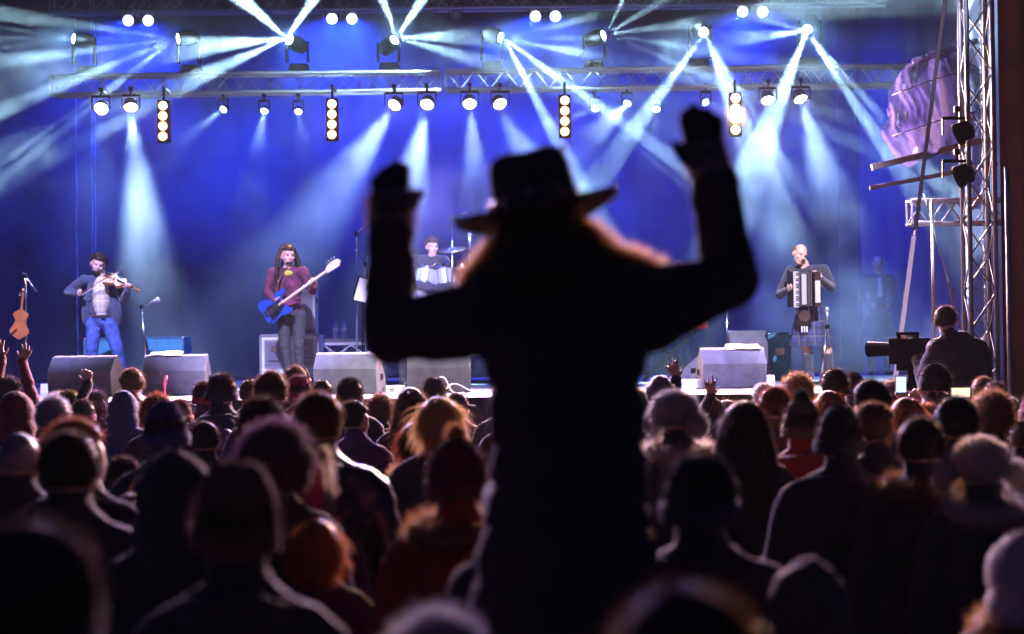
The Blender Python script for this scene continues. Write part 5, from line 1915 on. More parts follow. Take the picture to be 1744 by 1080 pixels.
for (px, py, r, tl, part) in ((770, 424, 0.215, (14, -6), 'crash_cymbal'), (690, 432, 0.20, (12, 8), 'crash_cymbal'), (787, 455, 0.16, (3, 0), 'hi_hat'), (845, 432, 0.24, (12, -10), 'ride_cymbal')):
    c = dp(px, py)
    cymbal(c, r, tl, part)
    if part == 'hi_hat':
        cymbal(c - V((0, 0, 0.03)), r, (183, 0), 'hi_hat')
    st = MB().cyl(c + V((0, 0, 0.06)), V((c.x, c.y, 0.25)), 0.010, 0.013, 8)
    for a in (0.4, 2.5, 4.6):
        st.bar((c.x, c.y, 0.30), (c.x + 0.24 * math.cos(a), c.y + 0.24 * math.sin(a), 0.012), 0.018, 0.010)
    st.build('cymbal_stand', M_chrome, t)
for s in (-1, 1):
    MB().bar((s * 0.22 + 0.02, -0.1, 0.16), (s * 0.36 + 0.02, -0.22, 0.012), 0.014).build('bass_drum_leg', M_chrome, t)
p = at(736, 500, 23.6)
t2 = thing('drum_throne', 'round black drum stool under the drummer', 'stool', (p.x + 0.02, 23.60, RZ))
MB().lathe([(0.16, 0.44), (0.175, 0.46), (0.175, 0.50), (0.15, 0.515)], 20).build('seat', M_black, t2, True)
MB().cyl((0, 0, 0.2), (0, 0, 0.45), 0.02).build('post', M_chrome, t2)
for a in (0.5, 2.6, 4.7):
    MB().bar((0, 0, 0.24), (0.22 * math.cos(a), 0.22 * math.sin(a), 0.012), 0.022, 0.012).build('leg', M_chrome, t2)


# microphone stands
def mic_stand(foot, top, tip, label, round_base=False, mic=True):
    """foot: world point on the floor; top: clutch; tip: microphone end of the boom"""
    foot, top, tip = V(foot), V(top), V(tip)
    t = thing('microphone_stand', label, 'microphone stand', foot)
    MB().tube([(0, 0, 0.02), top - foot], 0.011, 8).build('pole', M_chrome, t, True)
    if round_base:
        MB().lathe([(0.13, 0), (0.13, 0.012), (0.03, 0.03)], 22).build('base', M_black, t, True)
    else:
        for a in (0.6, 2.7, 4.8):
            MB().bar((0, 0, 0.14), (0.33 * math.cos(a), 0.33 * math.sin(a), 0.012), 0.020, 0.012).build('leg', M_black, t)
    MB().ell(top - foot, (0.025, 0.025, 0.03), 10, 8).build('clutch', M_black, t, True)
    d = (tip - top)
    if d.length > 0.05:
        MB().tube([top - foot - d * 0.25, tip - foot], 0.008, 8).build('boom', M_chrome, t, True)
    if mic:
        dd = d.normalized() if d.length > 0.05 else V((0, 0, 1))
        m = MB().cyl(tip - foot, tip - foot + dd * 0.12, 0.012, 0.019, 12)
        m.ell(tip - foot + dd * 0.14, (0.027, 0.027, 0.030), 12, 8)
        m.build('microphone', mat('mic_grey', (0.30, 0.32, 0.36), 0.35, 0.6), t, True)
    return t


def on_floor(px, Y):
    return V((at(px, 650, Y).x, Y, STAGE_Z))


vs_f = on_floor(45, 19.6)
mic_stand(vs_f, at(43, 470, 19.6), at(62, 496, 19.5), 'microphone stand carrying the hanging violin', mic=False)
m4 = frame(at(34, 552, 19.45), V((0.10, 0.02, 1)), V((-0.25, 1, 0)))
violin('violin', 'reddish violin hanging from the microphone stand', m4)
lp = [at(28, 560, 19.4), at(14, 575, 19.4), at(13, 610, 19.4), at(20, 640, 19.4)]
lp.append(V((lp[-1].x + 0.2, 19.3, STAGE_Z + 0.01)))
tag(MB().tube([p - lp[0] for p in lp], 0.006, 6).build('instrument_cable', M_black, None, True, lp[0]), 'instrument cable looping down from the hanging violin', 'cable')
mic_stand(on_floor(253, 19.9), at(241, 522, 19.8), at(256, 516, 19.7), 'short microphone stand leaning between the two grey wedge monitors')
mic_stand(on_floor(608, 21.2), at(607, 398, 21.2), at(620, 384, 21.1), 'tall microphone stand with a raised boom beside the drum riser')
mic_stand(on_floor(624, 20.9), at(622, 450, 20.9), at(628, 430, 20.7), 'microphone stand behind the clipped white sheet', mic=True)
mic_stand(on_floor(1238, 19.6), at(1238, 512, 19.6), at(1239, 500, 19.5), 'straight microphone stand behind the papered monitor', True)
mic_stand(on_floor(1398, 19.7), at(1409, 556, 19.8), at(1409, 548, 19.8), 'low slanting microphone stand before the kilted player', True)
mic_stand(V((at(769, 480, 22.6).x, 22.6, RZ)), at(770, 372, 22.6), at(785, 366, 22.8), 'overhead microphone stand above the cymbals')
mic_stand(V((at(800, 480, 22.5).x, 22.5, RZ)), at(800, 428, 22.5), at(800, 418, 22.5), 'slim microphone stand beside the hi-hat', mic=True)

# music stand with white sheet
p = on_floor(617, 20.6)
t = thing('music_stand', 'music stand holding a tall white sheet beside the raised arm', 'music stand', p)
c = at(618, 494, 20.6) - p
MB().tube([(0, 0, 0.02), c + V((0, 0.03, -0.1))], 0.010, 8).build('pole', M_black, t, True)
for a in (0.6, 2.7, 4.8):
    MB().bar((0, 0, 0.14), (0.25 * math.cos(a), 0.25 * math.sin(a), 0.012), 0.018, 0.010).build('leg', M_black, t)
MB().box(c, (0.20, 0.006, 0.32), rotated(-18, 14, 0)).build('desk', M_black, t)
o = MB().box((0, 0, 0), (0.15, 0.003, 0.29)).build('sheet', M_paper, t)
o.location = c + V((0, -0.012, 0))
o.rotation_euler = (R(-18), R(14), 0)

# red keyboard on a stand
Yk = 21.9
p1, p0 = at(1202, 553, Yk), at(1080, 556, Yk)
t = thing('keyboard', 'red keyboard on a folding stand in front of the grey haired player', 'keyboard', ((p0.x + p1.x) / 2, Yk, STAGE_Z))
L = p1.x - p0.x
zk = p1.z - STAGE_Z
MB().box((0, 0, zk), (L, 0.30, 0.095)).build('keyboard_case', mat('keyboard_red', (0.55, 0.02, 0.02), 0.35), t, bevel=0.008)
wk = MB().box((0, 0, 0), (0.0205, 0.13, 0.012)).mesh('white_key', M_pearl)
for k in range(int((L - 0.1) / 0.022)):
    link('white_key', wk, t, (-L / 2 + 0.05 + 0.022 * k, 0.08, zk + 0.054))
for s in (-1, 1):
    MB().bar((-0.35, s * 0.1, 0.015), (0.35, s * 0.1, zk - 0.048), 0.03, 0.03).build('stand_leg', M_black, t)
    MB().bar((0.35, s * 0.06, 0.015), (-0.35, s * 0.06, zk - 0.048), 0.03, 0.03).build('stand_leg', M_black, t)


# cables and small boxes on the floor
def floor_cable(pts, label, r=0.006, mt=M_black):
    w = [V((at(px, 660, Y).x, Y, STAGE_Z + r + 0.004 + dz)) for px, Y, dz in pts]
    out = []
    for i in range(len(w) - 1):
        a, b = w[max(i - 1, 0)], w[i]
        c, d = w[i + 1], w[min(i + 2, len(w) - 1)]
        for k in range(8):
            s = k / 8
            out.append(0.5 * ((2 * b) + (c - a) * s + (2 * a - 5 * b + 4 * c - d) * s * s + (3 * b - a - 3 * c + d) * s ** 3))
    out.append(w[-1])
    return tag(MB().tube([p - w[0] for p in out], r, 6).build('stage_cable', mt, None, True, w[0]), label, 'cable')


M_cabw = mat('cable_white', (0.6, 0.6, 0.65), 0.5)
floor_cable([(735, 17.6, 0), (745, 17.4, 0.14), (757, 17.35, 0.16), (770, 17.4, 0.02), (790, 17.5, 0)], 'white cable looping up before the half covered monitor', 0.008, M_cabw)
floor_cable([(700, 17.3, 0), (745, 17.1, 0), (772, 17.25, 0.1), (800, 17.3, 0.03), (812, 17.1, 0)], 'pale cable arching across the floor before the half covered monitor', 0.008, M_cabw)
floor_cable([(350, 18.9, 0), (385, 18.6, 0), (420, 18.9, 0), (455, 18.6, 0), (520, 19.0, 0)], 'black cable lying between the monitors at the bassist\'s feet')
floor_cable([(655, 18.6, 0), (668, 18.4, 0.03), (680, 18.7, 0), (720, 19.2, 0)], 'black cable beside the singer\'s shoes')
floor_cable([(1115, 18.6, 0), (1140, 18.3, 0.05), (1160, 18.6, 0), (1190, 18.2, 0), (1220, 17.9, 0)], 'black cable curling before the red keyboard')
floor_cable([(1310, 19.0, 0), (1335, 18.6, 0), (1370, 18.9, 0), (1430, 18.7, 0)], 'black cable at the kilted player\'s shoes')


def small_box(px, Y, s, label, mt, name='pedal'):
    p = V((at(px, 660, Y).x, Y, STAGE_Z))
    t = thing(name, label, 'pedal' if name == 'pedal' else 'box', p, rnd.uniform(-0.4, 0.4))
    MB().box((0, 0, s[2] / 2 + 0.003), s, taper=(0.94, 0.9)).build('housing', mt, t, bevel=0.004)
    MB().cyl((0, -s[1] * 0.2, s[2]), (0, -s[1] * 0.2, s[2] + 0.018), 0.012).build('switch', M_chrome, t)
    for k in (-1, 1):
        MB().cyl((k * s[0] * 0.25, s[1] * 0.2, s[2]), (k * s[0] * 0.25, s[1] * 0.2, s[2] + 0.014), 0.009).build('knob', M_black, t)


M_pale = mat('box_pale', (0.6, 0.6, 0.64), 0.4)
small_box(672, 18.5, (0.22, 0.14, 0.07), 'pale pedal beside the singer\'s shoes', M_pale)
small_box(748, 17.2, (0.14, 0.12, 0.06), 'white pedal under the looping cables', M_pale)
small_box(386, 18.8, (0.30, 0.16, 0.05), 'silver pedal on the floor between the bassist and the set list monitor', M_chrome)
small_box(425, 18.6, (0.26, 0.16, 0.06), 'small white pedal nearest the bassist\'s shoes', M_pale)
small_box(1165, 18.4, (0.34, 0.24, 0.10), 'white junction box beside the papered monitor', M_pale, 'junction_box')
small_box(1310, 18.7, (0.10, 0.10, 0.13), 'little white box between the papered monitor and the kilted player', M_pale, 'junction_box')
small_box(78, 19.2, (0.10, 0.10, 0.12), 'little white box beside the violinist\'s monitor', M_pale, 'junction_box')

# ------------------------------------------------------------------ the wing with the tower
TWY = 16.2


def truss_z(label, px, Y, z0, z1, size=0.29, rc=0.024, rb=0.009, step=0.34):
    x = at(px, 300, Y).x
    t = thing('truss_tower', label, 'truss', (x, Y, z0))
    L = z1 - z0
    h = size / 2 - rc
    cm = MB().cyl((0, 0, 0), (0, 0, L), rc, n=10).mesh('chord', M_alu, True)
    for sx in (-1, 1):
        for sy in (-1, 1):
            link('chord', cm, t, (sx * h, sy * h, 0))
    n = int(L / step)
    st = L / n
    bx_ = {s: MB().cyl((-h * s, 0, 0), (h * s, 0, st), rb, n=6, caps=False).mesh('brace', M_alu, True) for s in (1, -1)}
    by_ = {s: MB().cyl((0, -h * s, 0), (0, h * s, st), rb, n=6, caps=False).mesh('brace', M_alu, True) for s in (1, -1)}
    for k in range(n):
        s = 1 if k % 2 else -1
        for e in (-1, 1):
            link('brace', bx_[s * e], t, (0, e * h, k * st))
            link('brace', by_[s * e], t, (e * h, 0, k * st))
    MB().box((0, 0, 0.01), (0.6, 0.6, 0.02)).build('base_plate', M_alu, t)
    return t


tw = truss_z('upright aluminium truss tower with a hanging chain beside the stage', 1666, TWY, 0.0, 9.0)
twx = tw.location.x
ch = thing('hoist_chain', 'steel hoist chain hanging inside the truss tower', 'chain', (twx + 0.04, TWY - 0.02, 1.0))
lk = MB().tube([V((0.011 * math.cos(a), 0, 0.020 * math.sin(a) + 0.02)) for a in (2 * math.pi * k / 10 for k in range(11))], 0.0042, 5).mesh('chain_link', M_chrome, True)
for k in range(150):
    o = link('chain_link', lk, ch, (0, 0, 0.045 * k))
    o.rotation_euler = (0, 0, (k % 2) * math.pi / 2)
for py, lab in ((230, 'black lamp clamped high on the truss tower'), (303, 'black lamp clamped lower on the truss tower')):
    p = at(1630, py, TWY - 0.05)
    par_can(p, V((-0.8, 0.5, -0.35)), lab, M_dead_lens, 0.10, 0.16, 'dark lamps on the truss tower')

M_brown = mat('wing_cloth_brown', (0.16, 0.045, 0.025), 0.9, noise_scale=2, noise_amt=0.3)
xa = at(1701, 300, 16.6).x
curtain('wing_curtain', 'brown-black wing curtain beyond the truss tower', xa, 16.55, xa + 5.0, 16.2, 0.02, 9.5, M_brown, 0.05, 0.28, seed=8)
pp = at(1716, 520, 16.1)
tag(MB().tube([(0, 0, 0), (0, 0, 3.6)], 0.025, 10).build('scaffold_pole', M_alu, None, True, (pp.x, 16.05, 0)), 'upright scaffold pole standing before the brown wing curtain', 'pole')

M_tarp = bpy.data.materials.new('side_tarpaulin')
M_tarp.use_nodes = True
nt = M_tarp.node_tree
pb = nt.nodes['Principled BSDF']
pb.inputs['Base Color'].default_value = (0.16, 0.13, 0.20, 1)
pb.inputs['Roughness'].default_value = 0.5
curtain('side_tarpaulin', 'mauve side tarpaulin closing the stage behind the tower', 5.35, 26.1, 6.2, 17.6, 0.02, 9.5, M_tarp, 0.05, 0.8, 10, seed=12)

M_beam = mat('beam_dull', (0.07, 0.06, 0.09), 0.7)
# crumpled plastic sheeting lashed up in the wing
M_plastic = mat('clear_plastic', (0.34, 0.29, 0.42), 0.25, bump=0.5, bump_scale=11, spec=0.8)
Yp = 19.3
c = at(1592, 178, Yp)
M_film = bpy.data.materials.new('plastic_film')
M_film.use_nodes = True
ntf = M_film.node_tree
pf = ntf.nodes['Principled BSDF']
pf.inputs['Base Color'].default_value = (0.06, 0.055, 0.085, 1)
pf.inputs['Roughness'].default_value = 0.22
tf = ntf.nodes.new('ShaderNodeBsdfTranslucent')
tf.inputs[0].default_value = (0.085, 0.07, 0.12, 1)
xf = ntf.nodes.new('ShaderNodeBsdfTransparent')
m1_ = ntf.nodes.new('ShaderNodeMixShader')
m1_.inputs[0].default_value = 0.5
m2_ = ntf.nodes.new('ShaderNodeMixShader')
m2_.inputs[0].default_value = 0.35
ntf.links.new(pf.outputs[0], m1_.inputs[1])
ntf.links.new(tf.outputs[0], m1_.inputs[2])
ntf.links.new(m1_.outputs[0], m2_.inputs[1])
ntf.links.new(xf.outputs[0], m2_.inputs[2])
ntf.links.new(m2_.outputs[0], ntf.nodes['Material Output'].inputs[0])
t = thing('plastic_sheeting', 'crumpled clear plastic sheeting hanging in folds beside the tower', 'plastic sheet', c)


def film(name, w, h, seed, off, bulge):
    """a crumpled sheet bellying out towards the stage, its folds running slantwise"""
    mb = MB()
    n, m = 60, 80
    vs = []
    for j_ in range(m + 1):
        v_ = j_ / m
        for i_ in range(n + 1):
            u = i_ / n
            s = u * 3 + v_ * 1.6
            fold = 0.20 * noise.noise(V((s * 1.6, v_ * 1.2, seed))) + 0.12 * abs(noise.noise(V((s * 6, v_ * 3.0, seed + 3)))) + 0.02 * abs(noise.noise(V((s * 14, v_ * 8, seed + 7))))
            edge = 1 + 0.45 * noise.noise(V((v_ * 4, seed, 1.5)))
            x = (u - 0.5) * w * edge * (0.62 + 0.55 * math.sin(math.pi * min(1, v_ * 1.05)) ** 0.7) + 0.16 * (v_ - 0.5)
            z = (v_ - 0.5) * h + 0.16 * (u - 0.5) + 0.04 * noise.noise(V((u * 4, seed, 8.0)))
            y_ = -bulge * math.sin(math.pi * u) * math.sin(math.pi * (0.15 + 0.75 * v_)) + fold
            vs.append(V((x, y_, z)) + V(off))
    ff = [(q * (n + 1) + k_, q * (n + 1) + k_ + 1, (q + 1) * (n + 1) + k_ + 1, (q + 1) * (n + 1) + k_) for q in range(m) for k_ in range(n)]
    mb.add(vs, ff)
    return mb.build(name, M_film, t, True)


film('outer_sheet', 0.95, 1.25, 2.0, (0.0, 0.0, 0.0), 0.35)
film('inner_sheet', 0.80, 1.05, 9.0, (0.10, 0.22, 0.02), 0.20)
for zz in (0.25, -0.22):
    MB().tube([V((x_ * 0.5, -0.40 + 0.5 * x_ * x_ - 0.02, zz + 0.14 * x_)) for x_ in (-0.95 + 0.19 * k_ for k_ in range(11))], 0.007, 6).build('lashing_rope', M_beam, t, True)
truss_x('short horizontal truss piece under the plastic sheeting', at(1548, 365, 19.0).x, at(1548, 365, 19.0).x + 1.5, 19.0, at(1590, 362, 19.0).z, 0.30, step=0.36, name='truss_piece', mt=M_alu)
tag(MB().box((0, 0, 0), (1.3, 0.07, 0.07), rotated(0, -13, 0)).build('roof_beam', M_beam, None, False, at(1580, 262, 19.2), bevel=0.01), 'pale slanting roof beam lit by the beams below the plastic sheeting', 'beam')
tag(MB().box((0, 0, 0), (1.5, 0.05, 0.05), rotated(0, -10, 0)).build('roof_beam', M_beam, None, False, at(1590, 300, 19.6), bevel=0.008), 'thin slanting roof beam above the truss piece', 'beam')
MB_rope = MB().tube([(0, 0, 0), at(1555, 98, 19.2) - at(1665, 70, 19.2) + V((0, 0, -0.05))], 0.035, 8)
tag(MB_rope.build('rolled_edge', M_film, None, True, at(1665, 70, 19.2)), 'rolled plastic edge slanting above the sheeting bundle', 'plastic sheet')


# straps
def strap(points, widths, label, mats_, names):
    pts = [at(px, py, Y) for px, py, Y in points]
    t = thing('ratchet_strap', label, 'strap', pts[-1])
    for k in range(len(pts) - 1):
        MB().bar(pts[k] - pts[-1], pts[k + 1] - pts[-1], widths[k], 0.006).build(names[k], mats_[k], t)
    return t


M_strapw = mat('strap_white', (0.72, 0.72, 0.76), 0.6)
M_strapd = mat('strap_dark', (0.008, 0.007, 0.009), 0.9, spec=0.05)
M_strapb = mat('strap_blue', (0.12, 0.16, 0.5), 0.6)
e = at(1524, 652, 15.9)
strap([(1612, -20, 16.3), (1559, 392, 16.1), (1557, 402, 16.1), (1524, 655, 15.9), (1506, 800, 15.6)], [0.05, 0.06, 0.055, 0.055], 'ratchet strap, dark above its buckle and white below, guying the roof', [M_strapd, M_chrome, M_strapw, M_strapw], ['dark_webbing', 'ratchet', 'white_webbing', 'white_webbing'])
strap([(1573, 330, 17.2), (1611, 466, 17.1), (1615, 482, 17.1), (1636, 560, 17.0)], [0.022, 0.055, 0.05], 'thin strap with a ratchet and blue webbing below it', [M_strapw, M_chrome, M_strapb], ['thin_webbing', 'ratchet', 'blue_webbing'])
p = at(1588, 340, 17.6)
tag(MB().tube([(0, 0, 0), (0, 0, p.z - STAGE_Z)], 0.016, 8).build('scaffold_pole', M_alu, None, True, (at(1589, 460, 17.6).x, 17.6, STAGE_Z)), 'thin upright pole on the stage beside the white strap', 'pole')
# hanging cables at the back of the stage
for k, (px, Y) in enumerate(((130, 25.6), (157, 25.4), (162, 25.5), (1428, 25.6), (1458, 25.4))):
    lab = ('cable hanging down the backdrop, first beside the violinist', 'cable hanging down the backdrop, second beside the violinist', 'cable hanging down the backdrop, third beside the violinist',
           'reddish cable hanging down the backdrop beside the kilted player', 'reddish cable hanging down the backdrop beside the bow tie man')[k]
    x = at(px, 300, Y).x
    tag(MB().tube([V((0.006 * math.sin(q * 1.3 + k), 0, 0.25 * q)) for q in range(28)], 0.009, 6).build('hanging_cable', mat('cable_red', (0.3, 0.1, 0.1), 0.6) if k > 2 else M_cabw, None, True, (x, Y, STAGE_Z + 0.2)), lab, 'cable')

# ------------------------------------------------------------------ camera operator in the pit
cp = at(1628, 600, 15.4)
PZ = 0.52
tag(MB().box((0, 0, PZ / 2), (1.2, 0.9, PZ - 0.01)).build('camera_platform', M_black, None, False, (cp.x - 0.1, 15.45, 0), bevel=0.01), 'low black platform under the camera operator', 'platform')
P = Pose(1632, 15.4, PZ)
f = Fig()
hr = Matrix.Rotation(R(150), 3, 'Z') @ rotated(8, 0, 0)
hc = P(1610, 549)
head(f, hc, hr, 1.05)
b = 1.2
zc = hc.z
f.cone(hc + V((0.02, 0, -0.09)), hc + V((0.06, 0, -0.22)), 0.07, 0.09, TOP)
f.ell(hc + V((0.10, 0, -0.42)), (0.27, 0.19, 0.26), TOP)
f.ell(hc + V((0.12, 0, -0.68)), (0.25, 0.18, 0.26), TOP)
f.cone(hc + V((-0.08, 0, -0.24)), hc + V((0.28, 0, -0.24)), 0.10, 0.10, TOP)
f.ell(hc + V((0.12, 0.06, -0.16)), (0.15, 0.12, 0.09), TOP)
arm(f, hc + V((-0.10, 0.0, -0.28)), hc + V((-0.18, 0.08, -0.50)), P(1552, 578, 0.35), (0.09, 0.075, 0.05), TOP)
hand(f, P(1552, 578, 0.35), V((-1, 0.3, 0)), (0, 0, 1), 0.9)
arm(f, hc + V((0.32, 0, -0.28)), hc + V((0.36, 0.05, -0.56)), hc + V((0.16, 0.25, -0.62)), (0.09, 0.075, 0.05), TOP)
hand(f, hc + V((0.16, 0.25, -0.62)), V((-1, 0.3, 0)), (0, 0, 1), 0.9)
for s in (-1, 1):
    leg(f, V((hc.x + 0.12 + s * 0.11, 0, 0.86)), V((hc.x + 0.12 + s * 0.14, 0.0, 0.48)), V((hc.x + 0.12 + s * 0.15, 0.0, 0.09)), V((hc.x + 0.12 + s * 0.17, 0.16, 0.045)))
root = thing('person', 'camera operator in a bulky dark coat and cap beside the tower', 'person', P.root)
link('body', f.fuse('body', [SKINS[0], CL['black'], M_trouser, M_shoe, CL['black'], M_eye, M_lip], 0.013, 3, wrinkle=(0.012, 8, (TOP,))), root)
put_headwear(root, 'cap', 0, hc, hr, [CL['black'], CL['black'], HR['dark']], 1.08)
c = at(1548, 598, 15.75)
t = thing('video_camera', 'black broadcast video camera on a tripod held by the operator', 'video camera', c, R(48))
MB().box((0.02, 0, 0), (0.26, 0.30, 0.24)).build('camera_body', M_black, t, bevel=0.012)
MB().cyl((0.0, 0.14, 0.02), (0.0, 0.42, 0.02), 0.06, 0.075, 18).build('lens_barrel', M_black, t)
MB().box((-0.11, -0.05, 0.16), (0.03, 0.22, 0.03)).box((-0.11, -0.14, 0.13), (0.03, 0.03, 0.05)).box((-0.11, 0.04, 0.13), (0.03, 0.03, 0.05)).build('carry_handle', M_black, t)
MB().box((0.20, -0.02, 0.06), (0.16, 0.06, 0.05)).build('viewfinder', M_black, t, bevel=0.006)
MB().box((0.02, 0, -0.15), (0.16, 0.20, 0.06)).build('tripod_head', M_black, t)
hgt = c.z - 0.18
for a in (0.5, 2.6, 4.7):
    MB().bar((0.02, 0, -0.17), (0.02 + 0.45 * math.cos(a), 0.45 * math.sin(a), -c.z + 0.012), 0.04, 0.03).build('tripod_leg', M_black, t)
# lit phone held up, camera with bright screen, glow stick
M_screen = mat('phone_screen', (0.1, 0.1, 0.1), 0.3, emit=((0.55, 0.75, 1.0), 1.6))


def gadget(px, py, Y, size, label, name, cat, screen, yaw=0.0, tilt=0.0):
    p = at(px, py, Y)
    t = thing(name, label, cat, p)
    t.rotation_euler = (R(tilt), 0, yaw)
    MB().box((0, 0, 0), (size[0], 0.012, size[1])).build('housing', M_black, t, bevel=0.004)
    MB().box((0, -0.0072, 0), (size[0] * 0.9, 0.002, size[1] * 0.86)).build('screen', screen, t)


gadget(1534, 655, 11.4, (0.075, 0.12), 'lit phone held up beside the white strap', 'phone', 'phone', M_screen, 0.1)
gadget(1636, 668, 11.2, (0.13, 0.07), 'compact camera with a warm bright screen held over the heads', 'compact_camera', 'camera', mat('camera_screen', (0.1, 0.1, 0.1), 0.3, emit=((1.0, 0.8, 0.55), 1.5)), -0.1, 15)
gs = at(281, 668, 12.4)
tag(MB().tube([(0, 0, -0.05), (0.0, 0, 0.06), (0.012, 0, 0.12)], 0.009, 8).build('glow_stick', mat('glow_pink', (0.9, 0.2, 0.4), 0.4, emit=((1.0, 0.06, 0.18), 1.8)), None, True, gs), 'pink glow stick held up before the set list monitor', 'glow stick')
# ------------------------------------------------------------------ hatted reveller riding on someone's shoulders, seen from behind
DY = 4.15
P = Pose(940, DY, 0.0)
f = Fig()
hr = Matrix.Rotation(math.pi, 3, 'Z') @ rotated(6, 0, 0)
hc = P(915, 385)
head(f, hc, hr, 1.03)
nk = P(930, 470)
f.cone(hc + V((0.01, 0, -0.09)), nk, 0.058, 0.066, SKIN)
shA, shB = P(822, 532), P(1108, 512)
f.cone(shA, shB, 0.070, 0.070, TOP)
f.cone(P(850, 520), P(1080, 503), 0.078, 0.078, TOP)
f.cone(P(885, 490), P(1015, 478), 0.070, 0.070, TOP)
f.ell(P(960, 600), (0.205, 0.135, 0.19), TOP)
f.ell(P(965, 700), (0.195, 0.135, 0.21), TOP)
f.ell(P(968, 800), (0.195, 0.150, 0.20), TOP)
f.ell(P(965, 872, -0.02), (0.205, 0.165, 0.15), TOP)
f.ell(P(965, 950, -0.05), (0.222, 0.185, 0.17), TOP)
f.ell(P(965, 1040, -0.06), (0.240, 0.195, 0.18), TOP)
arm(f, shA, P(664, 572, 0.14), P(667, 395, 0.10), (0.088, 0.072, 0.058), TOP)
arm(f, P(1105, 520), P(1242, 478, 0.14), P(1217, 312, 0.10), (0.092, 0.076, 0.060), TOP)
f.cone(P(830, 545), P(742, 560, 0.07), 0.088, 0.084, TOP)
f.cone(P(1110, 535), P(1180, 500, 0.07), 0.095, 0.086, TOP)
hand(f, P(667, 385, 0.10), V((-0.03, 0.05, 1)), (1, 0, 0.1), 0.50, 0.12, 1.12, EXTRA, 1.45)
hand(f, P(1212, 300, 0.10), V((-0.20, 0.05, 1)), (-1, 0, 0.2), 0.55, 0.12, 1.18, EXTRA, 1.45)
for s in (-1, 1):
    hp, kn = V((s * 0.085, 0.06, 1.56)), V((s * 0.115, 0.43, 1.58))
    f.cone(hp, kn, 0.090, 0.070, LEGS)
    f.cone(kn, V((s * 0.12, 0.42, 1.18)), 0.066, 0.052, LEGS)
    f.cone(V((s * 0.12, 0.41, 1.15)), V((s * 0.13, 0.56, 1.10)), 0.048, 0.038, SHOE)
M_coat = mat('coat_black_wool', (0.030, 0.020, 0.030), 0.9, noise_scale=30, noise_amt=0.3, bump=0.35, bump_scale=70, sheen=0.12)
M_glove = mat('glove_black', (0.014, 0.013, 0.015), 0.8)
root = thing('person', 'person in a wide brimmed hat and black coat, both gloved hands raised high', 'person', P.root)
link('body', f.fuse('body', [SKINS[0], M_coat, M_trouser, M_shoe, M_glove, M_eye, M_lip], 0.0090, 3, wrinkle=(0.008, 9, (TOP,))), root)
# loose hair and fur hood lying over the shoulders
rs = random.Random(5)
hb = Fig()
hb.ell(hc + V((0.0, -0.02, -0.02)), (0.096, 0.105, 0.11), 0)
hb.ell(P(925, 455, -0.02), (0.125, 0.110, 0.10), 0)
hb.cone(P(935, 470, -0.03), P(1040, 470, 0.0), 0.085, 0.050, 0)
hb.cone(P(920, 470, -0.03), P(838, 482, 0.0), 0.085, 0.048, 0)
hb.cone(P(985, 440, 0.0), P(1075, 470, 0.02), 0.050, 0.034, 0)
M_ruff = mat('hood_dark', (0.02, 0.014, 0.014), 0.9)
link('hood', hb.fuse('hood', [M_ruff], 0.0115, 3, wrinkle=(0.006, 14, (0,))), root)
fr = MB()
roots = []
for a, b, ra, rb in ((P(985, 385, 0.02), P(1030, 430, 0.02), 0.026, 0.030), (P(1030, 430, 0.02), P(1120, 468, 0.04), 0.030, 0.026), (P(852, 415, 0.02), P(815, 470, 0.02), 0.022, 0.028), (P(815, 470, 0.02), P(800, 492, 0.03), 0.026, 0.022)):
    fr.cyl(a, b, ra * 0.55, rb * 0.55, 10)
    for _ in range(1500):
        s = rs.random()
        d = V((rs.gauss(0, 1), rs.gauss(0, 1), rs.gauss(0, 1))).normalized()
        roots.append((a.lerp(b, s) + d * (ra + (rb - ra) * s) * 0.55, d))
strands(fr, roots, 0.042, (1, (0, 0, 0.3), 0.5), 0.3, 0.0018, 3, rs)
fr.build('fur_trim', hair_mat('fur_honey', (0.70, 0.48, 0.26), 0.65), root, True)
# fur cuffs of the gloves
for c, ax, nm in ((P(666, 372, 0.10), V((0, 0.05, 1)), 0), (P(1208, 288, 0.10), V((-0.22, 0.05, 1)), 1)):
    q = ax.to_track_quat('Z', 'Y').to_matrix()
    mb = MB()
    rr = 0.046
    ring = [c + q @ V((math.cos(2 * math.pi * k / 24) * rr, math.sin(2 * math.pi * k / 24) * rr * 0.8, 0)) for k in range(25)]
    mb.tube(ring, 0.014, 8)
    MB().cyl(c - ax.normalized() * 0.035, c + ax.normalized() * 0.05, 0.050, 0.052, 18).build('glove_cuff', M_glove, root, True)
    roots = []
    for _ in range(1800):
        a = rs.uniform(0, 2 * math.pi)
        d = (q @ V((math.cos(a), math.sin(a), rs.gauss(0, 0.8)))).normalized()
        roots.append((c + q @ V((math.cos(a) * rr, math.sin(a) * rr * 0.8, rs.uniform(-0.03, 0.055))), d))
    strands(mb, roots, 0.032, (1, (0, 0, 0.5), 0.5), 0.3, 0.0016, 3, rs)
    mb.build('fur_cuff', hair_mat('fur_cuff', (0.45, 0.38, 0.32), 0.12), root, True)

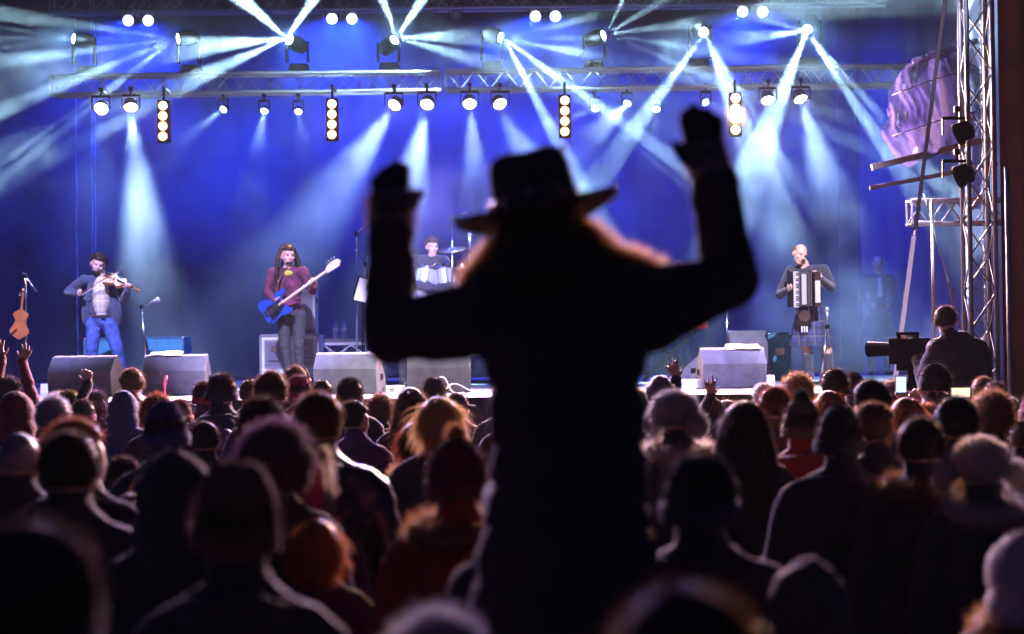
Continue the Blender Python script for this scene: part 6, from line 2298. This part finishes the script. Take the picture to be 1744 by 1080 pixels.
# the hat, a thing of its own
hm4 = Matrix.Translation(P.root + P(914, 356)) @ Euler((R(-6), R(-11), 0)).to_matrix().to_4x4()
t = thing('hat', 'dark wide brimmed hat with little metal studs on the reveller\'s head', 'hat', hm4.translation)
rot = hm4.to_3x3()
M_felt = mat('hat_felt', (0.030, 0.020, 0.030), 0.85, noise_scale=30, noise_amt=0.3, sheen=0.15)
cr = MB()
n, rows = 48, 14
prof = [(0.108, 0.0), (0.107, 0.03), (0.105, 0.06), (0.103, 0.09), (0.100, 0.115), (0.094, 0.130), (0.080, 0.137), (0.05, 0.130), (0.015, 0.124)]
vs = []
for r_, z in prof:
    for i in range(n):
        a = 2 * math.pi * i / n
        dent = -0.018 * math.exp(-(math.cos(a) / 0.45) ** 2) * (z > 0.10)
        vs.append(rot @ V((math.cos(a) * r_ * 0.98, math.sin(a) * r_ * 1.12, z + dent * 0.6)))
cr.add(vs, [(k * n + i, k * n + (i + 1) % n, (k + 1) * n + (i + 1) % n, (k + 1) * n + i) for k in range(len(prof) - 1) for i in range(n)] + [tuple((len(prof) - 1) * n + i for i in range(n))])
cr.build('crown', M_felt, t, True)
br = MB()
vs = []
for q_, (lift) in ((0.0, 0), (0.25, 0), (0.5, 0), (0.75, 0), (1.0, 0)):
    for i in range(n):
        a = 2 * math.pi * i / n
        rx = 0.106 + 0.102 * q_
        ry = 0.119 + 0.085 * q_
        z = -0.010 * q_ + 0.020 * q_ * q_ * abs(math.cos(a)) - 0.016 * q_ * q_ * abs(math.sin(a))
        vs.append(V((math.cos(a) * rx, math.sin(a) * ry, z)))
top = [rot @ p for p in vs]
low = [rot @ (p - V((0, 0, 0.005))) for p in vs]
N = len(vs)
ff = [(k * n + i, k * n + (i + 1) % n, (k + 1) * n + (i + 1) % n, (k + 1) * n + i) for k in range(4) for i in range(n)]
br.add(top + low, ff + [tuple(x + N for x in reversed(q)) for q in ff] + [(4 * n + i, 4 * n + (i + 1) % n, 4 * n + (i + 1) % n + N, 4 * n + i + N) for i in range(n)])
br.build('brim', M_felt, t, True)
bd = MB().lathe([(0.1095, 0.004), (0.1115, 0.008), (0.1095, 0.034), (0.107, 0.036)], 48, rot.to_4x4() @ Matrix.Diagonal((0.985, 1.125, 1, 1)), cap=False)
bd.build('hat_band', mat('hatband', (0.03, 0.02, 0.02), 0.5), t, True)
M_stud = mat('stud_brass', (0.8, 0.6, 0.3), 0.2, 1.0)
for k in range(10):
    a = 2 * math.pi * k / 10 + 0.2
    MB().ell(rot @ V((math.cos(a) * 0.110, math.sin(a) * 0.1255, 0.021)), (0.008, 0.008, 0.008), 10, 8).build('stud', M_stud, t, True)
for x, y, z in ((0.098, -0.05, 0.128), (0.196, 0.0, 0.014), (-0.196, 0.0, 0.014)):
    MB().ell(rot @ V((x, y, z)), (0.009, 0.009, 0.009), 10, 8).build('stud', M_stud, t, True)

# the one carrying: broad back in a dark coat
cf = Fig()
P2 = Pose(962, DY + 0.16, 0.0)
f = Fig()
ch_ = V((0, 0.02, 1.60))
head(f, ch_, Matrix.Rotation(math.pi, 3, 'Z') @ rotated(10, 0, 0))
f.cone((0, 0, 1.40), (0, 0.02, 1.53), 0.062, 0.058, SKIN)
f.ell((0, -0.01, 1.27), (0.225, 0.155, 0.21), TOP)
f.ell((0, -0.01, 1.03), (0.215, 0.155, 0.21), TOP)
f.ell((0, -0.01, 0.86), (0.215, 0.16, 0.17), TOP)
f.cone((-0.17, 0, 1.385), (0.17, 0, 1.385), 0.085, 0.085, TOP)
for s in (-1, 1):
    arm(f, (s * 0.225, 0, 1.37), (s * 0.30, 0.06, 1.10), (s * 0.20, 0.32, 1.22), (0.085, 0.068, 0.050), TOP)
    hand(f, (s * 0.20, 0.32, 1.22), (-s * 0.5, 0.4, 0.1), (0, 0, 1), 1.0)
    leg(f, (s * 0.11, 0.01, 0.84), (s * 0.13, 0.02, 0.48), (s * 0.14, 0.0, 0.09), (s * 0.16, 0.17, 0.045))
root2 = thing('person', 'broad backed person in a dark coat carrying the hatted one on the shoulders', 'person', P2.root)
link('body', f.fuse('body', [SKINS[0], M_coat, M_trouser, M_shoe, M_coat, M_eye, M_lip], 0.015, 3, wrinkle=(0.010, 8, (TOP,))), root2)
put_headwear(root2, 'short', 0, ch_, Matrix.Rotation(math.pi, 3, 'Z'), [HR['dark']])
# ------------------------------------------------------------------ haze: one closed box of thin even smoke round everything
def volume_mat(name, dens, color=(0.92, 0.95, 1.0), aniso=0.25):
    m = bpy.data.materials.new(name)
    m.use_nodes = True
    nt = m.node_tree
    for n in list(nt.nodes):
        if n.type == 'BSDF_PRINCIPLED':
            nt.nodes.remove(n)
    v = nt.nodes.new('ShaderNodeVolumePrincipled')
    v.inputs['Color'].default_value = (*color, 1)
    v.inputs['Density'].default_value = dens
    v.inputs['Anisotropy'].default_value = aniso
    nt.links.new(v.outputs[0], nt.nodes['Material Output'].inputs['Volume'])
    return m, nt, v


hm, _, _ = volume_mat('thin_haze', 0.0003, aniso=0.0)
tag(MB().box((0, 70.0, 4.6), (304, 264, 11.2)).build('haze', hm), 'thin even stage haze hanging over the stage and the crowd', 'haze', kind='stuff')

# ------------------------------------------------------------------ stage smoke: uneven banks drifting over the stage
sm, nt, vn = volume_mat('drifting_smoke', 0.05, aniso=0.0)
tc = nt.nodes.new('ShaderNodeTexCoord')
n1 = nt.nodes.new('ShaderNodeTexNoise')
n1.inputs['Scale'].default_value = 0.85
n1.inputs['Detail'].default_value = 4.5
n1.inputs['Roughness'].default_value = 0.55
nt.links.new(tc.outputs['Object'], n1.inputs['Vector'])
mr = nt.nodes.new('ShaderNodeMapRange')
mr.inputs[1].default_value, mr.inputs[2].default_value = 0.38, 0.64
mr.inputs[3].default_value, mr.inputs[4].default_value = 0.008, 0.21
nt.links.new(n1.outputs['Fac'], mr.inputs[0])
sp_ = nt.nodes.new('ShaderNodeSeparateXYZ')
nt.links.new(tc.outputs['Object'], sp_.inputs[0])
ramp = nt.nodes.new('ShaderNodeMapRange')
ramp.inputs[1].default_value, ramp.inputs[2].default_value = 21.42, 21.75
ramp.inputs[3].default_value, ramp.inputs[4].default_value = 0.0, 1.0
nt.links.new(sp_.outputs[1], ramp.inputs[0])
mul = nt.nodes.new('ShaderNodeMath')
mul.operation = 'MULTIPLY'
# a thicker bank rolling off the smoke machine behind the kilted player, another behind the violinist
total = None
for c, r, amp in (((4.3, 23.6, 2.30), (1.5, 1.2, 0.70), 0.55), ((-4.4, 23.2, 4.4), (0.8, 1.0, 0.8), 0.30), ((-1.0, 22.8, 4.4), (1.2, 0.8, 0.6), 0.22), (tuple(at(1253, 200, 21.32)), (0.24, 0.10, 0.34), 0.14)):  # the last, small bank is added to make the hot lamp bar glow
    mp = nt.nodes.new('ShaderNodeMapping')
    mp.vector_type = 'POINT'
    mp.inputs['Location'].default_value = [-a / b for a, b in zip(c, r)]
    mp.inputs['Scale'].default_value = [1 / b for b in r]
    nt.links.new(tc.outputs['Object'], mp.inputs['Vector'])
    ln = nt.nodes.new('ShaderNodeVectorMath')
    ln.operation = 'LENGTH'
    nt.links.new(mp.outputs[0], ln.inputs[0])
    fa = nt.nodes.new('ShaderNodeMapRange')
    fa.interpolation_type = 'SMOOTHSTEP'
    fa.inputs[1].default_value, fa.inputs[2].default_value = 0.1, 1.5
    fa.inputs[3].default_value, fa.inputs[4].default_value = amp, 0.0
    nt.links.new(ln.outputs['Value'], fa.inputs[0])
    n2 = nt.nodes.new('ShaderNodeTexNoise')
    n2.inputs['Scale'].default_value = 1.6
    n2.inputs['Detail'].default_value = 4.0
    nt.links.new(tc.outputs['Object'], n2.inputs['Vector'])
    cn = nt.nodes.new('ShaderNodeMapRange')
    cn.inputs[1].default_value, cn.inputs[2].default_value = 0.40, 0.65
    nt.links.new(n2.outputs['Fac'], cn.inputs[0])
    ml = nt.nodes.new('ShaderNodeMath')
    ml.operation = 'MULTIPLY'
    nt.links.new(fa.outputs[0], ml.inputs[0])
    nt.links.new(cn.outputs[0], ml.inputs[1])
    ad = nt.nodes.new('ShaderNodeMath')
    if total is None:
        first = ad
    else:
        nt.links.new(total, ad.inputs[0])
    nt.links.new(ml.outputs[0], ad.inputs[1])
    total = ad.outputs[0]
nt.links.new(total, mul.inputs[0])
mul.inputs[1].default_value = 1.0
# thick around the lamps, thinner down by the deck
zr = nt.nodes.new('ShaderNodeMapRange')
zr.interpolation_type = 'SMOOTHSTEP'
zr.inputs[1].default_value, zr.inputs[2].default_value = 2.4, 4.6
zr.inputs[3].default_value, zr.inputs[4].default_value = 0.24, 1.0
nt.links.new(sp_.outputs[2], zr.inputs[0])
m3 = nt.nodes.new('ShaderNodeMath')
m3.operation = 'MULTIPLY'
nt.links.new(mr.outputs[0], m3.inputs[0])
nt.links.new(m3.outputs[0], first.inputs[0])
rz = nt.nodes.new('ShaderNodeMath')
rz.operation = 'MULTIPLY'
nt.links.new(zr.outputs[0], rz.inputs[0])
nt.links.new(ramp.outputs[0], rz.inputs[1])
nt.links.new(rz.outputs[0], m3.inputs[1])
nt.links.new(mul.outputs[0], vn.inputs['Density'])
tag(MB().box((0, 23.7, 5.4), (15.4, 4.96, 7.7)).build('smoke', sm), 'uneven drifting stage smoke lit blue around the lamps', 'smoke', kind='stuff')
